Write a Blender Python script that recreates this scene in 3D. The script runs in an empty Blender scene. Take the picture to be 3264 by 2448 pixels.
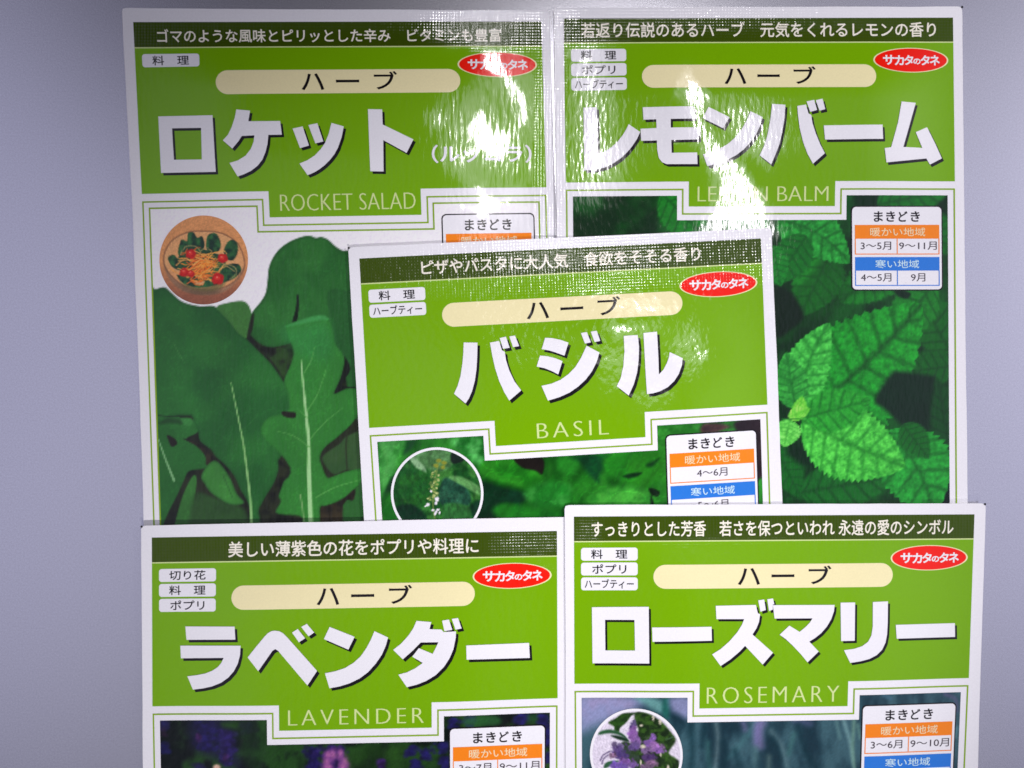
import bpy, bmesh, math
import numpy as np
from mathutils.geometry import tessellate_polygon
from mathutils import Vector

# ------------------------------------------------------------------ scene, camera, light
S = bpy.context.scene
COL = S.collection
K = 7.3e-5            # metres per unit of the print layouts (a layout unit is about 0.07 mm)
D = 0.30              # camera height above the tabletop

cam = bpy.data.cameras.new('camera')
cam.sensor_width = 36.0
cam.lens = 36.0 * D / (3264 * K)
cam.clip_start, cam.clip_end = 0.01, 50
cam_o = bpy.data.objects.new('camera', cam)
cam_o.location = (0, 0, D)
COL.objects.link(cam_o)
S.camera = cam_o

S.render.engine = 'CYCLES'
S.view_settings.view_transform = 'Standard'
S.view_settings.look = 'None'
S.view_settings.exposure = 0.0
S.view_settings.gamma = 1.0
S.view_settings.use_curve_mapping = False
S.cycles.max_bounces = 6
S.cycles.filter_width = 1.6
S.cycles.use_denoising = True

# the room above the table: bright and dark patches painted for tabletop reflections
W = bpy.data.worlds.new('World')
S.world = W
W.use_nodes = True
nt = W.node_tree
nt.nodes.clear()
N = nt.nodes.new
L = nt.links.new
tc = N('ShaderNodeTexCoord')
def dist_mask(cx, cy, cz, r0, r1):
    v = Vector((cx, cy, cz)).normalized()
    d = N('ShaderNodeVectorMath'); d.operation = 'DISTANCE'
    L(tc.outputs['Generated'], d.inputs[0]); d.inputs[1].default_value = v
    m = N('ShaderNodeMapRange'); m.interpolation_type = 'SMOOTHSTEP'
    L(d.outputs['Value'], m.inputs['Value'])
    m.inputs['From Min'].default_value = r0; m.inputs['From Max'].default_value = r1
    m.inputs['To Min'].default_value = 1; m.inputs['To Max'].default_value = 0
    return m.outputs['Result']
def mix(fac, a, b):
    m = N('ShaderNodeMix'); m.data_type = 'RGBA'
    L(fac, m.inputs['Factor'])
    if isinstance(a, tuple): m.inputs['A'].default_value = a
    else: L(a, m.inputs['A'])
    m.inputs['B'].default_value = b
    return m.outputs['Result']
c = mix(dist_mask(0.56, 0.0, 1, 0.10, 0.52), (0.012, 0.011, 0.016, 1), (0.62, 0.615, 0.85, 1))
c = mix(dist_mask(-0.50, 0.02, 1, 0.12, 0.54), c, (0.56, 0.555, 0.76, 1))
c = mix(dist_mask(-0.10, 0.40, 1, 0.12, 0.33), c, (0.014, 0.013, 0.018, 1))
bg = N('ShaderNodeBackground'); out = N('ShaderNodeOutputWorld')
L(c, bg.inputs['Color']); bg.inputs['Strength'].default_value = 1.0
L(bg.outputs[0], out.inputs['Surface'])

def lamp(name, kind, loc, target, energy, color, **kw):
    l = bpy.data.lights.new(name, kind)
    l.energy = energy; l.color = color
    for k_, v_ in kw.items(): setattr(l, k_, v_)
    o = bpy.data.objects.new(name, l)
    o.location = loc
    o.rotation_euler = (Vector(target) - Vector(loc)).to_track_quat('-Z', 'Y').to_euler()
    COL.objects.link(o)
    return o
LAMP_COL = (1.0, 0.965, 0.99)
lamp('ceiling_lamp', 'AREA', (0.104, 0.215, 1.0), (0.06, 0.0, 0), 1.10, LAMP_COL, shape='RECTANGLE', size=0.064, size_y=0.064)
lamp('glare_halo_fill', 'AREA', (0.104, 0.215, 1.02), (0.06, 0.0, 0), 0.55, LAMP_COL, shape='DISK', size=0.25)  # added dim disc, gives the lamp's glare a soft halo
lamp('side_fill_spot', 'SPOT', (1.05, 0.32, 1.0), (0.110, 0.026, 0), 74, LAMP_COL, spot_size=math.radians(12.2), spot_blend=1.0, shadow_soft_size=0.03)  # added unseen spot, its cone shaped to leave the upper left dim
lamp('front_fill_spot', 'SPOT', (0.20, -0.78, 1.0), (-0.010, -0.098, 0), 51, LAMP_COL, spot_size=math.radians(14.6), spot_blend=1.0, shadow_soft_size=0.03)  # added unseen spot for the lower half, cone fades before the upper left

# ------------------------------------------------------------------ helpers
def lin(c):
    c = np.asarray(c, float) / 255.0
    return np.where(c <= 0.04045, c / 12.92, ((c + 0.055) / 1.055) ** 2.4)
def vn(x, y, seed=0):                      # smooth value noise in 0..1
    xi = np.floor(x).astype(np.int64); yi = np.floor(y).astype(np.int64)
    fx = x - xi; fy = y - yi
    fx = fx * fx * (3 - 2 * fx); fy = fy * fy * (3 - 2 * fy)
    def h(a, b):
        n = (a * 374761393 + b * 668265263 + seed * 974634777) & 0x7fffffff
        n = ((n ^ (n >> 13)) * 1274126177) & 0x7fffffff
        return ((n ^ (n >> 16)) & 0xffff) / 65535.0
    return (h(xi, yi) * (1 - fx) + h(xi + 1, yi) * fx) * (1 - fy) + (h(xi, yi + 1) * (1 - fx) + h(xi + 1, yi + 1) * fx) * fy
def fbm(x, y, seed=0, o=4):
    r = 0; a = 0.5; t = 0
    for i in range(o):
        r = r + a * vn(x * 2 ** i, y * 2 ** i, seed + i); t += a; a *= 0.5
    return r / t
def sst(a, b, x):
    t = np.clip((x - a) / (b - a), 0, 1)
    return t * t * (3 - 2 * t)
def smooth(pts, n=4, closed=True):
    p = np.array(pts, float); m = len(p); r = []
    for i in range(m if closed else m - 1):
        if closed: a, b, c_, d = p[i - 1], p[i], p[(i + 1) % m], p[(i + 2) % m]
        else: a, b, c_, d = p[max(i - 1, 0)], p[i], p[i + 1], p[min(i + 2, m - 1)]
        for j in range(n):
            t = j / n
            r.append(0.5 * (2 * b + (c_ - a) * t + (2 * a - 5 * b + 4 * c_ - d) * t * t + (3 * b - a - 3 * c_ + d) * t ** 3))
    if not closed: r.append(p[-1])
    return np.array(r)
def view(ox, oy, s):                       # a tracing view of the print: offset and magnification
    return lambda pts: [(ox + x / s, oy + y / s) for x, y in pts]

# ------------------------------------------------------------------ packets
class Packet: pass
def lerp(a, b, t): return a + (b - a) * t
LAYER = 4.0e-5

def make_packet(key, label, outline, mid, quad, low, vb, base, hfun, film):
    p = Packet(); p.key = key
    p.outline = [np.array(q, float) for q in outline]        # TL TR BR BL
    p.mid = mid                                              # sideways bow of left / right edge
    p.quad = [np.array(q, float) for q in quad]              # green field TL TR BL BR
    p.low = [np.array(q, float) for q in low]; p.vb = vb     # where the frame line's sides pass further down
    TL, TR, BR, BL = p.outline
    p.ang = math.atan2(-(TR - TL)[1], (TR - TL)[0])
    p.sc = 1 - (base + 0.0012) / D                           # raised packets lie nearer the camera
    cx, cy = (TL + TR + BR + BL) / 4
    p.org = np.array(((cx - 1632) * K * p.sc, -(cy - 1224) * K * p.sc))
    p.base = base; p.hfun = hfun
    o = bpy.data.objects.new('seed_packet', None)
    o.empty_display_size = 0.01
    o.location = (p.org[0], p.org[1], base)
    o.rotation_euler = (0, 0, p.ang)
    o['label'] = label; o['category'] = 'seed packet'; o['group'] = 'herb seed packets overlapping on the grey tabletop'
    COL.objects.link(o); p.root = o
    p.mats = {}; p.film = film
    return p
def to_local(p, sx, sy):
    wx = (np.asarray(sx, float) - 1632) * K * p.sc - p.org[0]
    wy = -(np.asarray(sy, float) - 1224) * K * p.sc - p.org[1]
    c_, s_ = math.cos(-p.ang), math.sin(-p.ang)
    return wx * c_ - wy * s_, wx * s_ + wy * c_
def height(p, lx, ly):                                       # pouch surface above its base, metres
    tl = to_local(p, *p.outline[0]); tr = to_local(p, *p.outline[1])
    return p.hfun((lx - tl[0]) / K, (tl[1] - ly) / K, (tr[0] - tl[0]) / K) * 1e-3
def T(p, u, v):                                              # print coordinates -> layout units
    u = np.asarray(u, float)[..., None]; v = np.asarray(v, float)[..., None]
    a, b, c_, d = p.quad; e, f = p.low
    up = lerp(lerp(a, b, u), lerp(c_, d, u), v)
    dn = lerp(lerp(c_, d, u), lerp(e, f, u), (v - 1) / (p.vb - 1))
    return np.where(v <= 1, up, dn)

def film_nodes(p, nt):
    """clear laminate: fine crumples plus the woven emboss of the heat-sealed edges"""
    N = nt.nodes.new; L = nt.links.new
    f = p.film
    tc = N('ShaderNodeTexCoord')
    mp = N('ShaderNodeMapping'); L(tc.outputs['Object'], mp.inputs['Vector'])
    mp.inputs['Rotation'].default_value = (0, 0, f['rot'])
    mp.inputs['Scale'].default_value = f['scale']
    mp.inputs['Location'].default_value = (f['seed'], f['seed'] * .7, 0)
    n1 = N('ShaderNodeTexNoise'); n1.inputs['Scale'].default_value = 1.0; n1.inputs['Detail'].default_value = 4
    n1.inputs['Roughness'].default_value = 0.32
    L(mp.outputs[0], n1.inputs['Vector'])
    b1 = N('ShaderNodeBump'); b1.inputs['Distance'].default_value = f['amp']; b1.inputs['Strength'].default_value = 1
    L(n1.outputs[0], b1.inputs['Height'])
    sx = N('ShaderNodeSeparateXYZ'); L(tc.outputs['Object'], sx.inputs[0])
    def math_(op, a, b=None):
        m = N('ShaderNodeMath'); m.operation = op
        for i, q in enumerate((a, b)):
            if q is None: continue
            if isinstance(q, (int, float)): m.inputs[i].default_value = q
            else: L(q, m.inputs[i])
        return m.outputs[0]
    w = 2 * math.pi / (9.6 * K)
    gx = math_('SINE', math_('MULTIPLY', sx.outputs[0], w)); gy = math_('SINE', math_('MULTIPLY', sx.outputs[1], w))
    g = math_('ADD', gx, gy)
    def ramp(src, a, b):
        m = N('ShaderNodeMapRange'); L(src, m.inputs['Value'])
        m.inputs['From Min'].default_value = a; m.inputs['From Max'].default_value = b
        return m.outputs['Result']
    tl = to_local(p, *p.outline[0]); tr = to_local(p, *p.outline[1])
    y0 = float(tl[1]) - f['band'] * K
    mask = ramp(sx.outputs[1], y0 - 20 * K, y0 + 10 * K)
    xr = float(tr[0]) - f['side'] * K; xl = float(tl[0]) + f['side'] * K
    mask = math_('MAXIMUM', mask, math_('MAXIMUM', ramp(sx.outputs[0], xr, xr + 20 * K), ramp(sx.outputs[0], xl, xl - 20 * K)))
    hh = math_('MULTIPLY', g, mask)
    b2 = N('ShaderNodeBump'); b2.inputs['Distance'].default_value = f['grid']; b2.inputs['Strength'].default_value = 1
    L(hh, b2.inputs['Height']); L(b1.outputs[0], b2.inputs['Normal'])
    return b2.outputs[0]

GAIN = 1.0
def mat(p, name, rgb=None):
    if name in p.mats: return p.mats[name]
    m = bpy.data.materials.new(name); m.use_nodes = True
    nt = m.node_tree; b = nt.nodes['Principled BSDF']
    nrm = film_nodes(p, nt)
    nt.links.new(nrm, b.inputs['Coat Normal'])          # only the clear film is crumpled; the ink under it is smooth
    b.inputs['Roughness'].default_value = 0.32
    b.inputs['Specular IOR Level'].default_value = 0.04
    b.inputs['Coat Weight'].default_value = 0.7
    b.inputs['Coat Roughness'].default_value = 0.09
    if rgb is None:
        a = nt.nodes.new('ShaderNodeAttribute'); a.attribute_name = 'ink'
        nt.links.new(a.outputs['Color'], b.inputs['Base Color'])
    else:                                  # halftone ink: a faint uneven density
        t = nt.nodes.new('ShaderNodeTexCoord'); n = nt.nodes.new('ShaderNodeTexNoise')
        n.inputs['Scale'].default_value = 2600; n.inputs['Detail'].default_value = 3
        nt.links.new(t.outputs['Object'], n.inputs['Vector'])
        r = nt.nodes.new('ShaderNodeMapRange'); nt.links.new(n.outputs[0], r.inputs['Value'])
        r.inputs['From Min'].default_value = .25; r.inputs['From Max'].default_value = .75
        r.inputs['To Min'].default_value = 0.965; r.inputs['To Max'].default_value = 1.035
        mx = nt.nodes.new('ShaderNodeMix'); mx.data_type = 'RGBA'; mx.blend_type = 'MULTIPLY'
        mx.inputs['Factor'].default_value = 1
        q = np.clip(lin(rgb) * GAIN, 0, 0.86)
        mx.inputs['A'].default_value = (*q, 1)
        nt.links.new(r.outputs[0], mx.inputs['B'])
        nt.links.new(mx.outputs['Result'], b.inputs['Base Color'])
    p.mats[name] = m
    return m

INK = dict(white=(232, 231, 236), green=(114, 167, 0), dark=(56, 76, 0), cream=(236, 226, 176), slogan=(240, 234, 218), black=(22, 18, 22),
           red=(236, 26, 8), orange=(246, 130, 24), blue=(42, 118, 210), pale=(205, 220, 150), line=(132, 168, 24),
           warm=(255, 214, 170), cool=(196, 226, 246), grey=(70, 62, 68), pinkish=(250, 190, 170), bluish=(160, 170, 220))
def ink(p, n): return mat(p, n + '_ink', INK[n])

# Glare put into the normals: each patch mirrors the lamp to the camera
# (slopes measured from MIRROR_AT), elsewhere the film keeps the pouch's own slope, off the mirror angle.
MIRROR_AT, MIRROR_SLOPE = (0.0240, 0.0496), 2.167
GLARE = {}
def glare_slopes(p, lx, ly, hx, hy):
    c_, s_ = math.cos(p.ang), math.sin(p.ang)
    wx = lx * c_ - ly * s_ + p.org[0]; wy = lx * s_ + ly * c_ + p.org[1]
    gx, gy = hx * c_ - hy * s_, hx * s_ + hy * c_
    dx, dy = (wx - MIRROR_AT[0]) * MIRROR_SLOPE, (wy - MIRROR_AT[1]) * MIRROR_SLOPE
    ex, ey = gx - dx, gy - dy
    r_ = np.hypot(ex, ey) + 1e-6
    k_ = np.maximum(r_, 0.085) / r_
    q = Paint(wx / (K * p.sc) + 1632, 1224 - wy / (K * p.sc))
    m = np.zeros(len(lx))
    for pts, st, soft in GLARE.get(p.key, ()):
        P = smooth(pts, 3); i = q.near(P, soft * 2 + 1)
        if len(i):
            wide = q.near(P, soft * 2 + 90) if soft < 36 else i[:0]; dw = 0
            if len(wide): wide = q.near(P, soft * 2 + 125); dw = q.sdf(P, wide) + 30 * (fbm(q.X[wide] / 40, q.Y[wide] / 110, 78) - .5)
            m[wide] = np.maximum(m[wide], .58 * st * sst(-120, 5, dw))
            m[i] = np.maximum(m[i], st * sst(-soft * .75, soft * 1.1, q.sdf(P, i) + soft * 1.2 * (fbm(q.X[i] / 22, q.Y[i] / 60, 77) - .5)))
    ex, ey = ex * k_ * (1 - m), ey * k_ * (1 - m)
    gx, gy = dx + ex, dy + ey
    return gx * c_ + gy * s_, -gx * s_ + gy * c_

def finish(p, name, me, parent, m, layer, lx, ly, label=None, dz=0.0):
    """put a flat print onto the curved pouch, with the pouch's own normals"""
    n = len(me.vertices)
    z = height(p, lx, ly) + layer * LAYER + dz
    co = np.stack([lx, ly, z], 1).astype(np.float32)
    me.vertices.foreach_set('co', co.ravel())
    e = 2e-5
    hx = (height(p, lx + e, ly) - height(p, lx - e, ly)) / (2 * e)
    hy = (height(p, lx, ly + e) - height(p, lx, ly - e)) / (2 * e)
    hx, hy = glare_slopes(p, lx, ly, hx, hy)
    nr = np.stack([-hx, -hy, np.ones(n)], 1); nr /= np.linalg.norm(nr, axis=1)[:, None]
    me.update()
    me.polygons.foreach_set('use_smooth', np.ones(len(me.polygons), bool))
    me.normals_split_custom_set_from_vertices(nr.astype(np.float32))
    me.materials.append(m)
    o = bpy.data.objects.new(name, me)
    COL.objects.link(o)
    o.parent = parent
    if label: o['label'] = label
    return o

def sheet(p, name, verts, faces, layer, m, parent=None, cell=16, label=None, zz=None):
    """verts in layout units"""
    v = np.array(verts, float)
    lx, ly = to_local(p, v[:, 0], v[:, 1])
    bm = bmesh.new()
    bv = [bm.verts.new((x, y, z_ * LAYER)) for x, y, z_ in zip(lx, ly, zz if zz is not None else np.zeros(len(lx)))]
    for f in faces:
        try: bm.faces.new([bv[i] for i in f])
        except ValueError: pass
    st = cell * K
    for ax, arr in ((0, lx), (1, ly)):
        for i in range(math.floor(arr.min() / st) + 1, math.ceil(arr.max() / st)):
            co = [0, 0, 0]; no = [0, 0, 0]; co[ax] = i * st; no[ax] = 1
            bmesh.ops.bisect_plane(bm, geom=bm.verts[:] + bm.edges[:] + bm.faces[:], dist=1e-9, plane_co=co, plane_no=no)
    bm.normal_update()
    for f in bm.faces:
        if f.normal.z < 0: f.normal_flip()
    me = bpy.data.meshes.new(name)
    bm.to_mesh(me); bm.free()
    co = np.empty(len(me.vertices) * 3, np.float32); me.vertices.foreach_get('co', co); co = co.reshape(-1, 3)
    return finish(p, name, me, parent or p.root, m, layer, co[:, 0].astype(float), co[:, 1].astype(float), label, co[:, 2].astype(float))

def tess(polys):
    """polys: list of outlines; an outline is a list of points or (outer, hole, ...)"""
    V = []; F = []
    for pl in polys:
        loops = list(pl) if isinstance(pl, tuple) else [pl]
        pts = [q for lp in loops for q in lp]
        tri = tessellate_polygon([[Vector((x, y, 0)) for x, y in lp] for lp in loops])
        b = len(V); V += pts; F += [tuple(b + i for i in t) for t in tri]
    return V, F
def poly(p, name, polys, layer, m, parent=None, **k):
    V, F = tess(polys); return sheet(p, name, V, F, layer, m, parent, **k)
def uvpts(p, pts):
    a = np.array(pts, float); return [tuple(q) for q in T(p, a[:, 0], a[:, 1])]
def uvpoly(p, name, polys, layer, m, parent=None, **k):
    return poly(p, name, [tuple(uvpts(p, lp) for lp in pl) if isinstance(pl, tuple) else uvpts(p, pl) for pl in polys], layer, m, parent, **k)
UW, VW = 1262.0, 534.0
def rrect(u0, v0, u1, v1, r):
    ru, rv = r / UW, r / VW; q = []
    for cx, cy, a0 in ((u1 - ru, v0 + rv, -90), (u1 - ru, v1 - rv, 0), (u0 + ru, v1 - rv, 90), (u0 + ru, v0 + rv, 180)):
        for i in range(9):
            a = math.radians(a0 + i * 11.25); q.append((cx + ru * math.cos(a), cy + rv * math.sin(a)))
    return q
def rect(u0, v0, u1, v1): return [(u0, v0), (u1, v0), (u1, v1), (u0, v1)]
def ellipse(u, v, ru, rv, n=64, lean=0.0):
    return [(u + ru * math.cos(i * 2 * math.pi / n), v + rv * math.sin(i * 2 * math.pi / n)) for i in range(n)]
def frame_line(pts, w):                    # open path in layout units -> ribbon of square-cornered quads, mitred
    P = [np.array(q, float) for q in pts]; V = []; F = []
    for i, q in enumerate(P):
        a = P[max(i - 1, 0)]; b = P[min(i + 1, len(P) - 1)]
        d1 = (q - a) if i > 0 else (b - q); d2 = (b - q) if i < len(P) - 1 else (q - a)
        n1 = np.array((-d1[1], d1[0])) / np.hypot(*d1); n2 = np.array((-d2[1], d2[0])) / np.hypot(*d2)
        m = (n1 + n2); m = m / max(np.dot(m, n1), 0.3)
        V += [tuple(q + m * w / 2), tuple(q - m * w / 2)]
        if i: j = 2 * i; F.append((j - 2, j - 1, j + 1, j))
    return V, F

def text_mesh(s, bold, spacing=1.0):
    c_ = bpy.data.curves.new('lettering', 'FONT'); c_.body = s; c_.resolution_u = 3; c_.offset = bold; c_.space_character = spacing
    o = bpy.data.objects.new('lettering', c_); COL.objects.link(o)
    dg = bpy.context.evaluated_depsgraph_get(); dg.update()
    me = bpy.data.meshes.new_from_object(o.evaluated_get(dg))
    V = np.array([v.co[:2] for v in me.vertices]); F = [tuple(f.vertices) for f in me.polygons]
    bpy.data.objects.remove(o); bpy.data.curves.remove(c_); bpy.data.meshes.remove(me)
    return V, F
def text(p, name, s, box, layer, m, parent, bold=0.012, spacing=1.0, tilt=0.0, stem=0.0):
    u0, v0, u1, v1 = box
    multi = bold > 0 and len(s) > 1                  # many-stroked signs: thickened by printing the run a few times, a hair apart
    V, F = text_mesh(s, 0 if multi else bold, spacing)
    a = V.min(0); b = V.max(0); zz = None
    if multi:
        n = len(V); sh = [(0, 0), (bold, 0), (-bold, 0), (0, bold), (0, -bold)]
        F = [tuple(i + k_ * n for i in f) for k_ in range(len(sh)) for f in F]
        zz = np.repeat(np.arange(len(sh)) * 0.12, n)
        V = np.concatenate([V + np.array(d_) * .75 for d_ in sh])
    if stem:                                         # a stressed letter: upright strokes thicker than level ones
        n = len(V); zz = np.repeat((0, .12, .24), n); F = [tuple(i + k_ * n for i in f) for k_ in range(3) for f in F]
        V = np.concatenate([V, V + (stem, 0), V - (stem, 0)])
    q = (V - a) / (b - a)
    return sheet(p, name, T(p, u0 + q[:, 0] * (u1 - u0), v1 - q[:, 1] * (v1 - v0) + tilt * (q[:, 0] - .5)), F, layer, m, parent, cell=24, zz=zz)

# ------------------------------------------------------------------ printed pictures: ink colours per grid point
class Paint:
    def __init__(s, X, Y, rgb=(255, 255, 255)):
        s.X = X; s.Y = Y; s.c = np.tile(np.array(rgb, float), (len(X), 1))
    def put(s, idx, a, rgb):
        rgb = np.asarray(rgb, float)
        s.c[idx] = s.c[idx] * (1 - a[:, None]) + rgb * a[:, None]
    def sdf(s, P, idx, closed=True):
        x = s.X[idx]; y = s.Y[idx]; d = np.full(len(x), 1e18); ins = np.zeros(len(x), bool)
        m = len(P)
        for i in range(m if closed else m - 1):
            ax, ay = P[i]; bx, by = P[(i + 1) % m]
            dx, dy = bx - ax, by - ay; l2 = dx * dx + dy * dy + 1e-9
            t = np.clip(((x - ax) * dx + (y - ay) * dy) / l2, 0, 1)
            d = np.minimum(d, (x - ax - t * dx) ** 2 + (y - ay - t * dy) ** 2)
            if closed and ay != by:
                c_ = (ay > y) != (by > y)
                ins ^= c_ & (x < (bx - ax) * (y - ay) / (by - ay) + ax)
        d = np.sqrt(d)
        return np.where(ins, d, -d) if closed else d
    def near(s, P, pad):
        lo = P.min(0) - pad; hi = P.max(0) + pad
        return np.nonzero((s.X > lo[0]) & (s.X < hi[0]) & (s.Y > lo[1]) & (s.Y < hi[1]))[0]
    def shape(s, pts, rgb, soft=2.5, rgb2=None, vary=0.12, scale=60, rim=None, alpha=1.0, curve=True, seed=1):
        P = smooth(pts) if curve else np.array(pts, float); i = s.near(P, soft + 2)
        if not len(i): return
        d = s.sdf(P, i); a = sst(-soft, soft, d) * alpha
        col = np.tile(np.array(rgb, float), (len(i), 1))
        f = fbm(s.X[i] / scale, s.Y[i] / scale, seed)
        if rgb2 is not None: col = lerp(col, np.array(rgb2, float), sst(.3, .7, f)[:, None])
        col = col * (1 + vary * (f - .5) * 2)[:, None]
        if rim is not None:
            w, rc, ra = rim
            k_ = ((1 - sst(0, w, d)) * ra)[:, None]; col = col * (1 - k_) + np.array(rc, float) * k_
        s.put(i, a, col)
    def line(s, pts, rgb, w0=2, w1=None, soft=1.5, alpha=1.0, curve=True):
        P = smooth(pts, 4, False) if curve else np.array(pts, float); w1 = w0 if w1 is None else w1
        i = s.near(P, max(w0, w1) + soft + 2)
        if not len(i): return
        x = s.X[i]; y = s.Y[i]; best = np.full(len(i), 1e9)
        m = len(P) - 1
        for k_ in range(m):
            ax, ay = P[k_]; bx, by = P[k_ + 1]; dx, dy = bx - ax, by - ay; l2 = dx * dx + dy * dy + 1e-9
            t = np.clip(((x - ax) * dx + (y - ay) * dy) / l2, 0, 1)
            d = np.hypot(x - ax - t * dx, y - ay - t * dy) - lerp(w0, w1, (k_ + t) / m) / 2
            best = np.minimum(best, d)
        s.put(i, (1 - sst(-soft, soft, best)) * alpha, rgb)
    def blob(s, x, y, rx, ry, rgb, soft=0.5, ang=0.0, alpha=1.0, rough=0.0, seed=3):
        r = max(rx, ry) * 1.7; i = s.near(np.array([[x, y]], float), r)
        if not len(i): return
        dx = s.X[i] - x; dy = s.Y[i] - y; c_, n_ = math.cos(ang), math.sin(ang)
        q = np.hypot((dx * c_ + dy * n_) / rx, (-dx * n_ + dy * c_) / ry)
        if rough: q = q + rough * (fbm(s.X[i] / (r * .35), s.Y[i] / (r * .35), seed) - .5) * 2
        s.put(i, (1 - sst(1 - soft, 1 + soft, q)) * alpha, rgb)
    def leaf(s, base, tip, hw, dark, light, nser=13, nv=7, bend=0.0, soft=2.5, ser=0.12, crinkle=0.5, seed=5, pw=0.75, k=0.9, mid=None, cell=11.0):
        """a veined, toothed leaf"""
        b_ = np.array(base, float); t_ = np.array(tip, float); d = t_ - b_; Ln = np.hypot(*d)
        i = s.near(np.array([b_, t_]), hw * 1.3 + Ln * abs(bend))
        if not len(i): return
        x = s.X[i] - b_[0]; y = s.Y[i] - b_[1]
        a = (x * d[0] + y * d[1]) / Ln ** 2; b = (-x * d[1] + y * d[0]) / Ln
        b = b - bend * Ln * a * (1 - a) * 4
        ac = np.clip(a, 0, 1)
        w = hw * np.sin(math.pi * ac ** pw) ** 0.75
        fr = (ac * nser + 0.25 * vn(ac * 9, np.sign(b) * 3 + 7, seed)) % 1.0
        w = w * (1 + ser * (np.where(fr < .7, fr / .7, (1 - fr) / .3) - .6))
        m = sst(-soft, soft, np.minimum(w - np.abs(b), np.minimum(a, 1 - a) * Ln * 2))
        q = np.abs(b) / np.maximum(w, 1)
        ph = a * nv - q * k + 0.12 * np.sign(b)
        v_ = np.abs(ph % 1.0 - .5) * 2                       # 1 on a side vein
        rid = 1 - sst(.55, 1.0, v_)
        cr = vn((a * Ln + 30) / cell, b / cell, seed) * .6 + vn((a * Ln) / (cell * .5), b / (cell * .5), seed + 2) * .4
        f = 0.18 + 0.50 * rid * (1 - crinkle) + crinkle * (cr - .2) * (0.35 + .65 * rid) * 1.5 + 0.18 * (fbm(s.X[i] / 70, s.Y[i] / 70, seed) - .5)
        col = lerp(np.array(dark, float), np.array(light, float), np.clip(f, 0, 1.25)[:, None])
        g = np.exp(-(b / (0.018 * Ln + 1.2)) ** 2) * .6
        col = lerp(col, np.array(mid if mid is not None else dark, float), g[:, None])
        s.put(i, m, col)
    def tone(s, k):                        # ink balance of the green parts of a picture
        m = sst(1.12, 1.4, s.c[:, 1] / (s.c[:, 0] + 4.0))[:, None]
        s.c = s.c * (1 - m) + s.c * np.array(k, float) * m
    def grain(s, amt, sc=2.2, seed=9):
        s.c *= (1 + amt * (vn(s.X / sc, s.Y / sc, seed) - .5) * 2)[:, None]

def ink_attr(me, rgb, gain):
    a = me.attributes.new('ink', 'FLOAT_COLOR', 'POINT')
    q = np.ones((len(rgb), 4), np.float32); q[:, :3] = np.clip(lin(np.clip(rgb, 0, 255)) * gain, 0, 0.86)
    a.data.foreach_set('color', q.ravel())

def grid_mesh(name, X, Y, keep=None):
    r, c_ = X.shape
    idx = np.arange(r * c_).reshape(r, c_)
    f = np.stack([idx[1:, :-1], idx[1:, 1:], idx[:-1, 1:], idx[:-1, :-1]], -1)
    f = f[keep] if keep is not None else f.reshape(-1, 4)
    used = np.unique(f); mp = np.full(r * c_, -1); mp[used] = np.arange(len(used)); f = mp[f]
    me = bpy.data.meshes.new(name)
    me.vertices.add(len(used)); me.loops.add(len(f) * 4); me.polygons.add(len(f))
    me.loops.foreach_set('vertex_index', f.ravel().astype(np.int32))
    me.polygons.foreach_set('loop_start', np.arange(0, len(f) * 4, 4, dtype=np.int32))
    me.update(calc_edges=True)
    return me, X.ravel()[used], Y.ravel()[used]

NU0, NU1, NV = 0.315, 0.69, 1.15           # the green tab that holds the English name
def picture(p, painter, v_fine, v_end, step=4.0, gain=1.0):
    du, dv = 0.030, 0.083
    us = sorted(set(np.linspace(.018, NU0 - du, int(.27 * UW / step))) | set(np.linspace(NU0 - du, NU1 + du, int(.43 * UW / step))) | set(np.linspace(NU1 + du, .981, int(.26 * UW / step))))
    vs = sorted(set(np.linspace(1.085, NV + dv, int(.148 * VW / step) + 1)) | set(np.linspace(NV + dv, v_fine, max(2, int((v_fine - NV - dv) * VW / step)))) | set(np.linspace(v_fine, v_end, 25)))
    us = np.array(us); vs = np.array(vs)
    U, V = np.meshgrid(us, vs)
    P = T(p, U, V)
    uc = (us[1:] + us[:-1]) / 2; vc = (vs[1:] + vs[:-1]) / 2
    keep = ~((uc[None, :] > NU0 - du) & (uc[None, :] < NU1 + du) & (vc[:, None] < NV + dv))
    me, X, Y = grid_mesh('cover_picture', P[..., 0], P[..., 1], keep)
    pt = Paint(X, Y); painter(pt)
    ink_attr(me, pt.c, gain)
    lx, ly = to_local(p, X, Y)
    return finish(p, 'cover_picture', me, p.root, mat(p, 'picture_ink'), 1, lx, ly)
def inset(p, cx, cy, r, painter, rim, gain=1.0):
    n, m = 200, 46
    th = np.linspace(0, 2 * math.pi, n + 1); rr = np.linspace(0.4, r, m)
    R, H = np.meshgrid(rr, th[::-1], indexing='ij')
    me, X, Y = grid_mesh('inset_picture', cx + R * np.cos(H), cy + R * np.sin(H))
    pt = Paint(X, Y); painter(pt)
    ink_attr(me, pt.c, gain)
    lx, ly = to_local(p, X, Y)
    o = finish(p, 'inset_picture', me, p.root, mat(p, 'picture_ink'), 2, lx, ly)
    if rim:
        V, F = frame_line([(cx + (r + 3) * math.cos(a), cy + (r + 3) * math.sin(a)) for a in np.linspace(0, 2 * math.pi, 97)], 8)
        sheet(p, 'inset_rim', V, F, 3, ink(p, 'white'), o)
    return o

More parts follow.
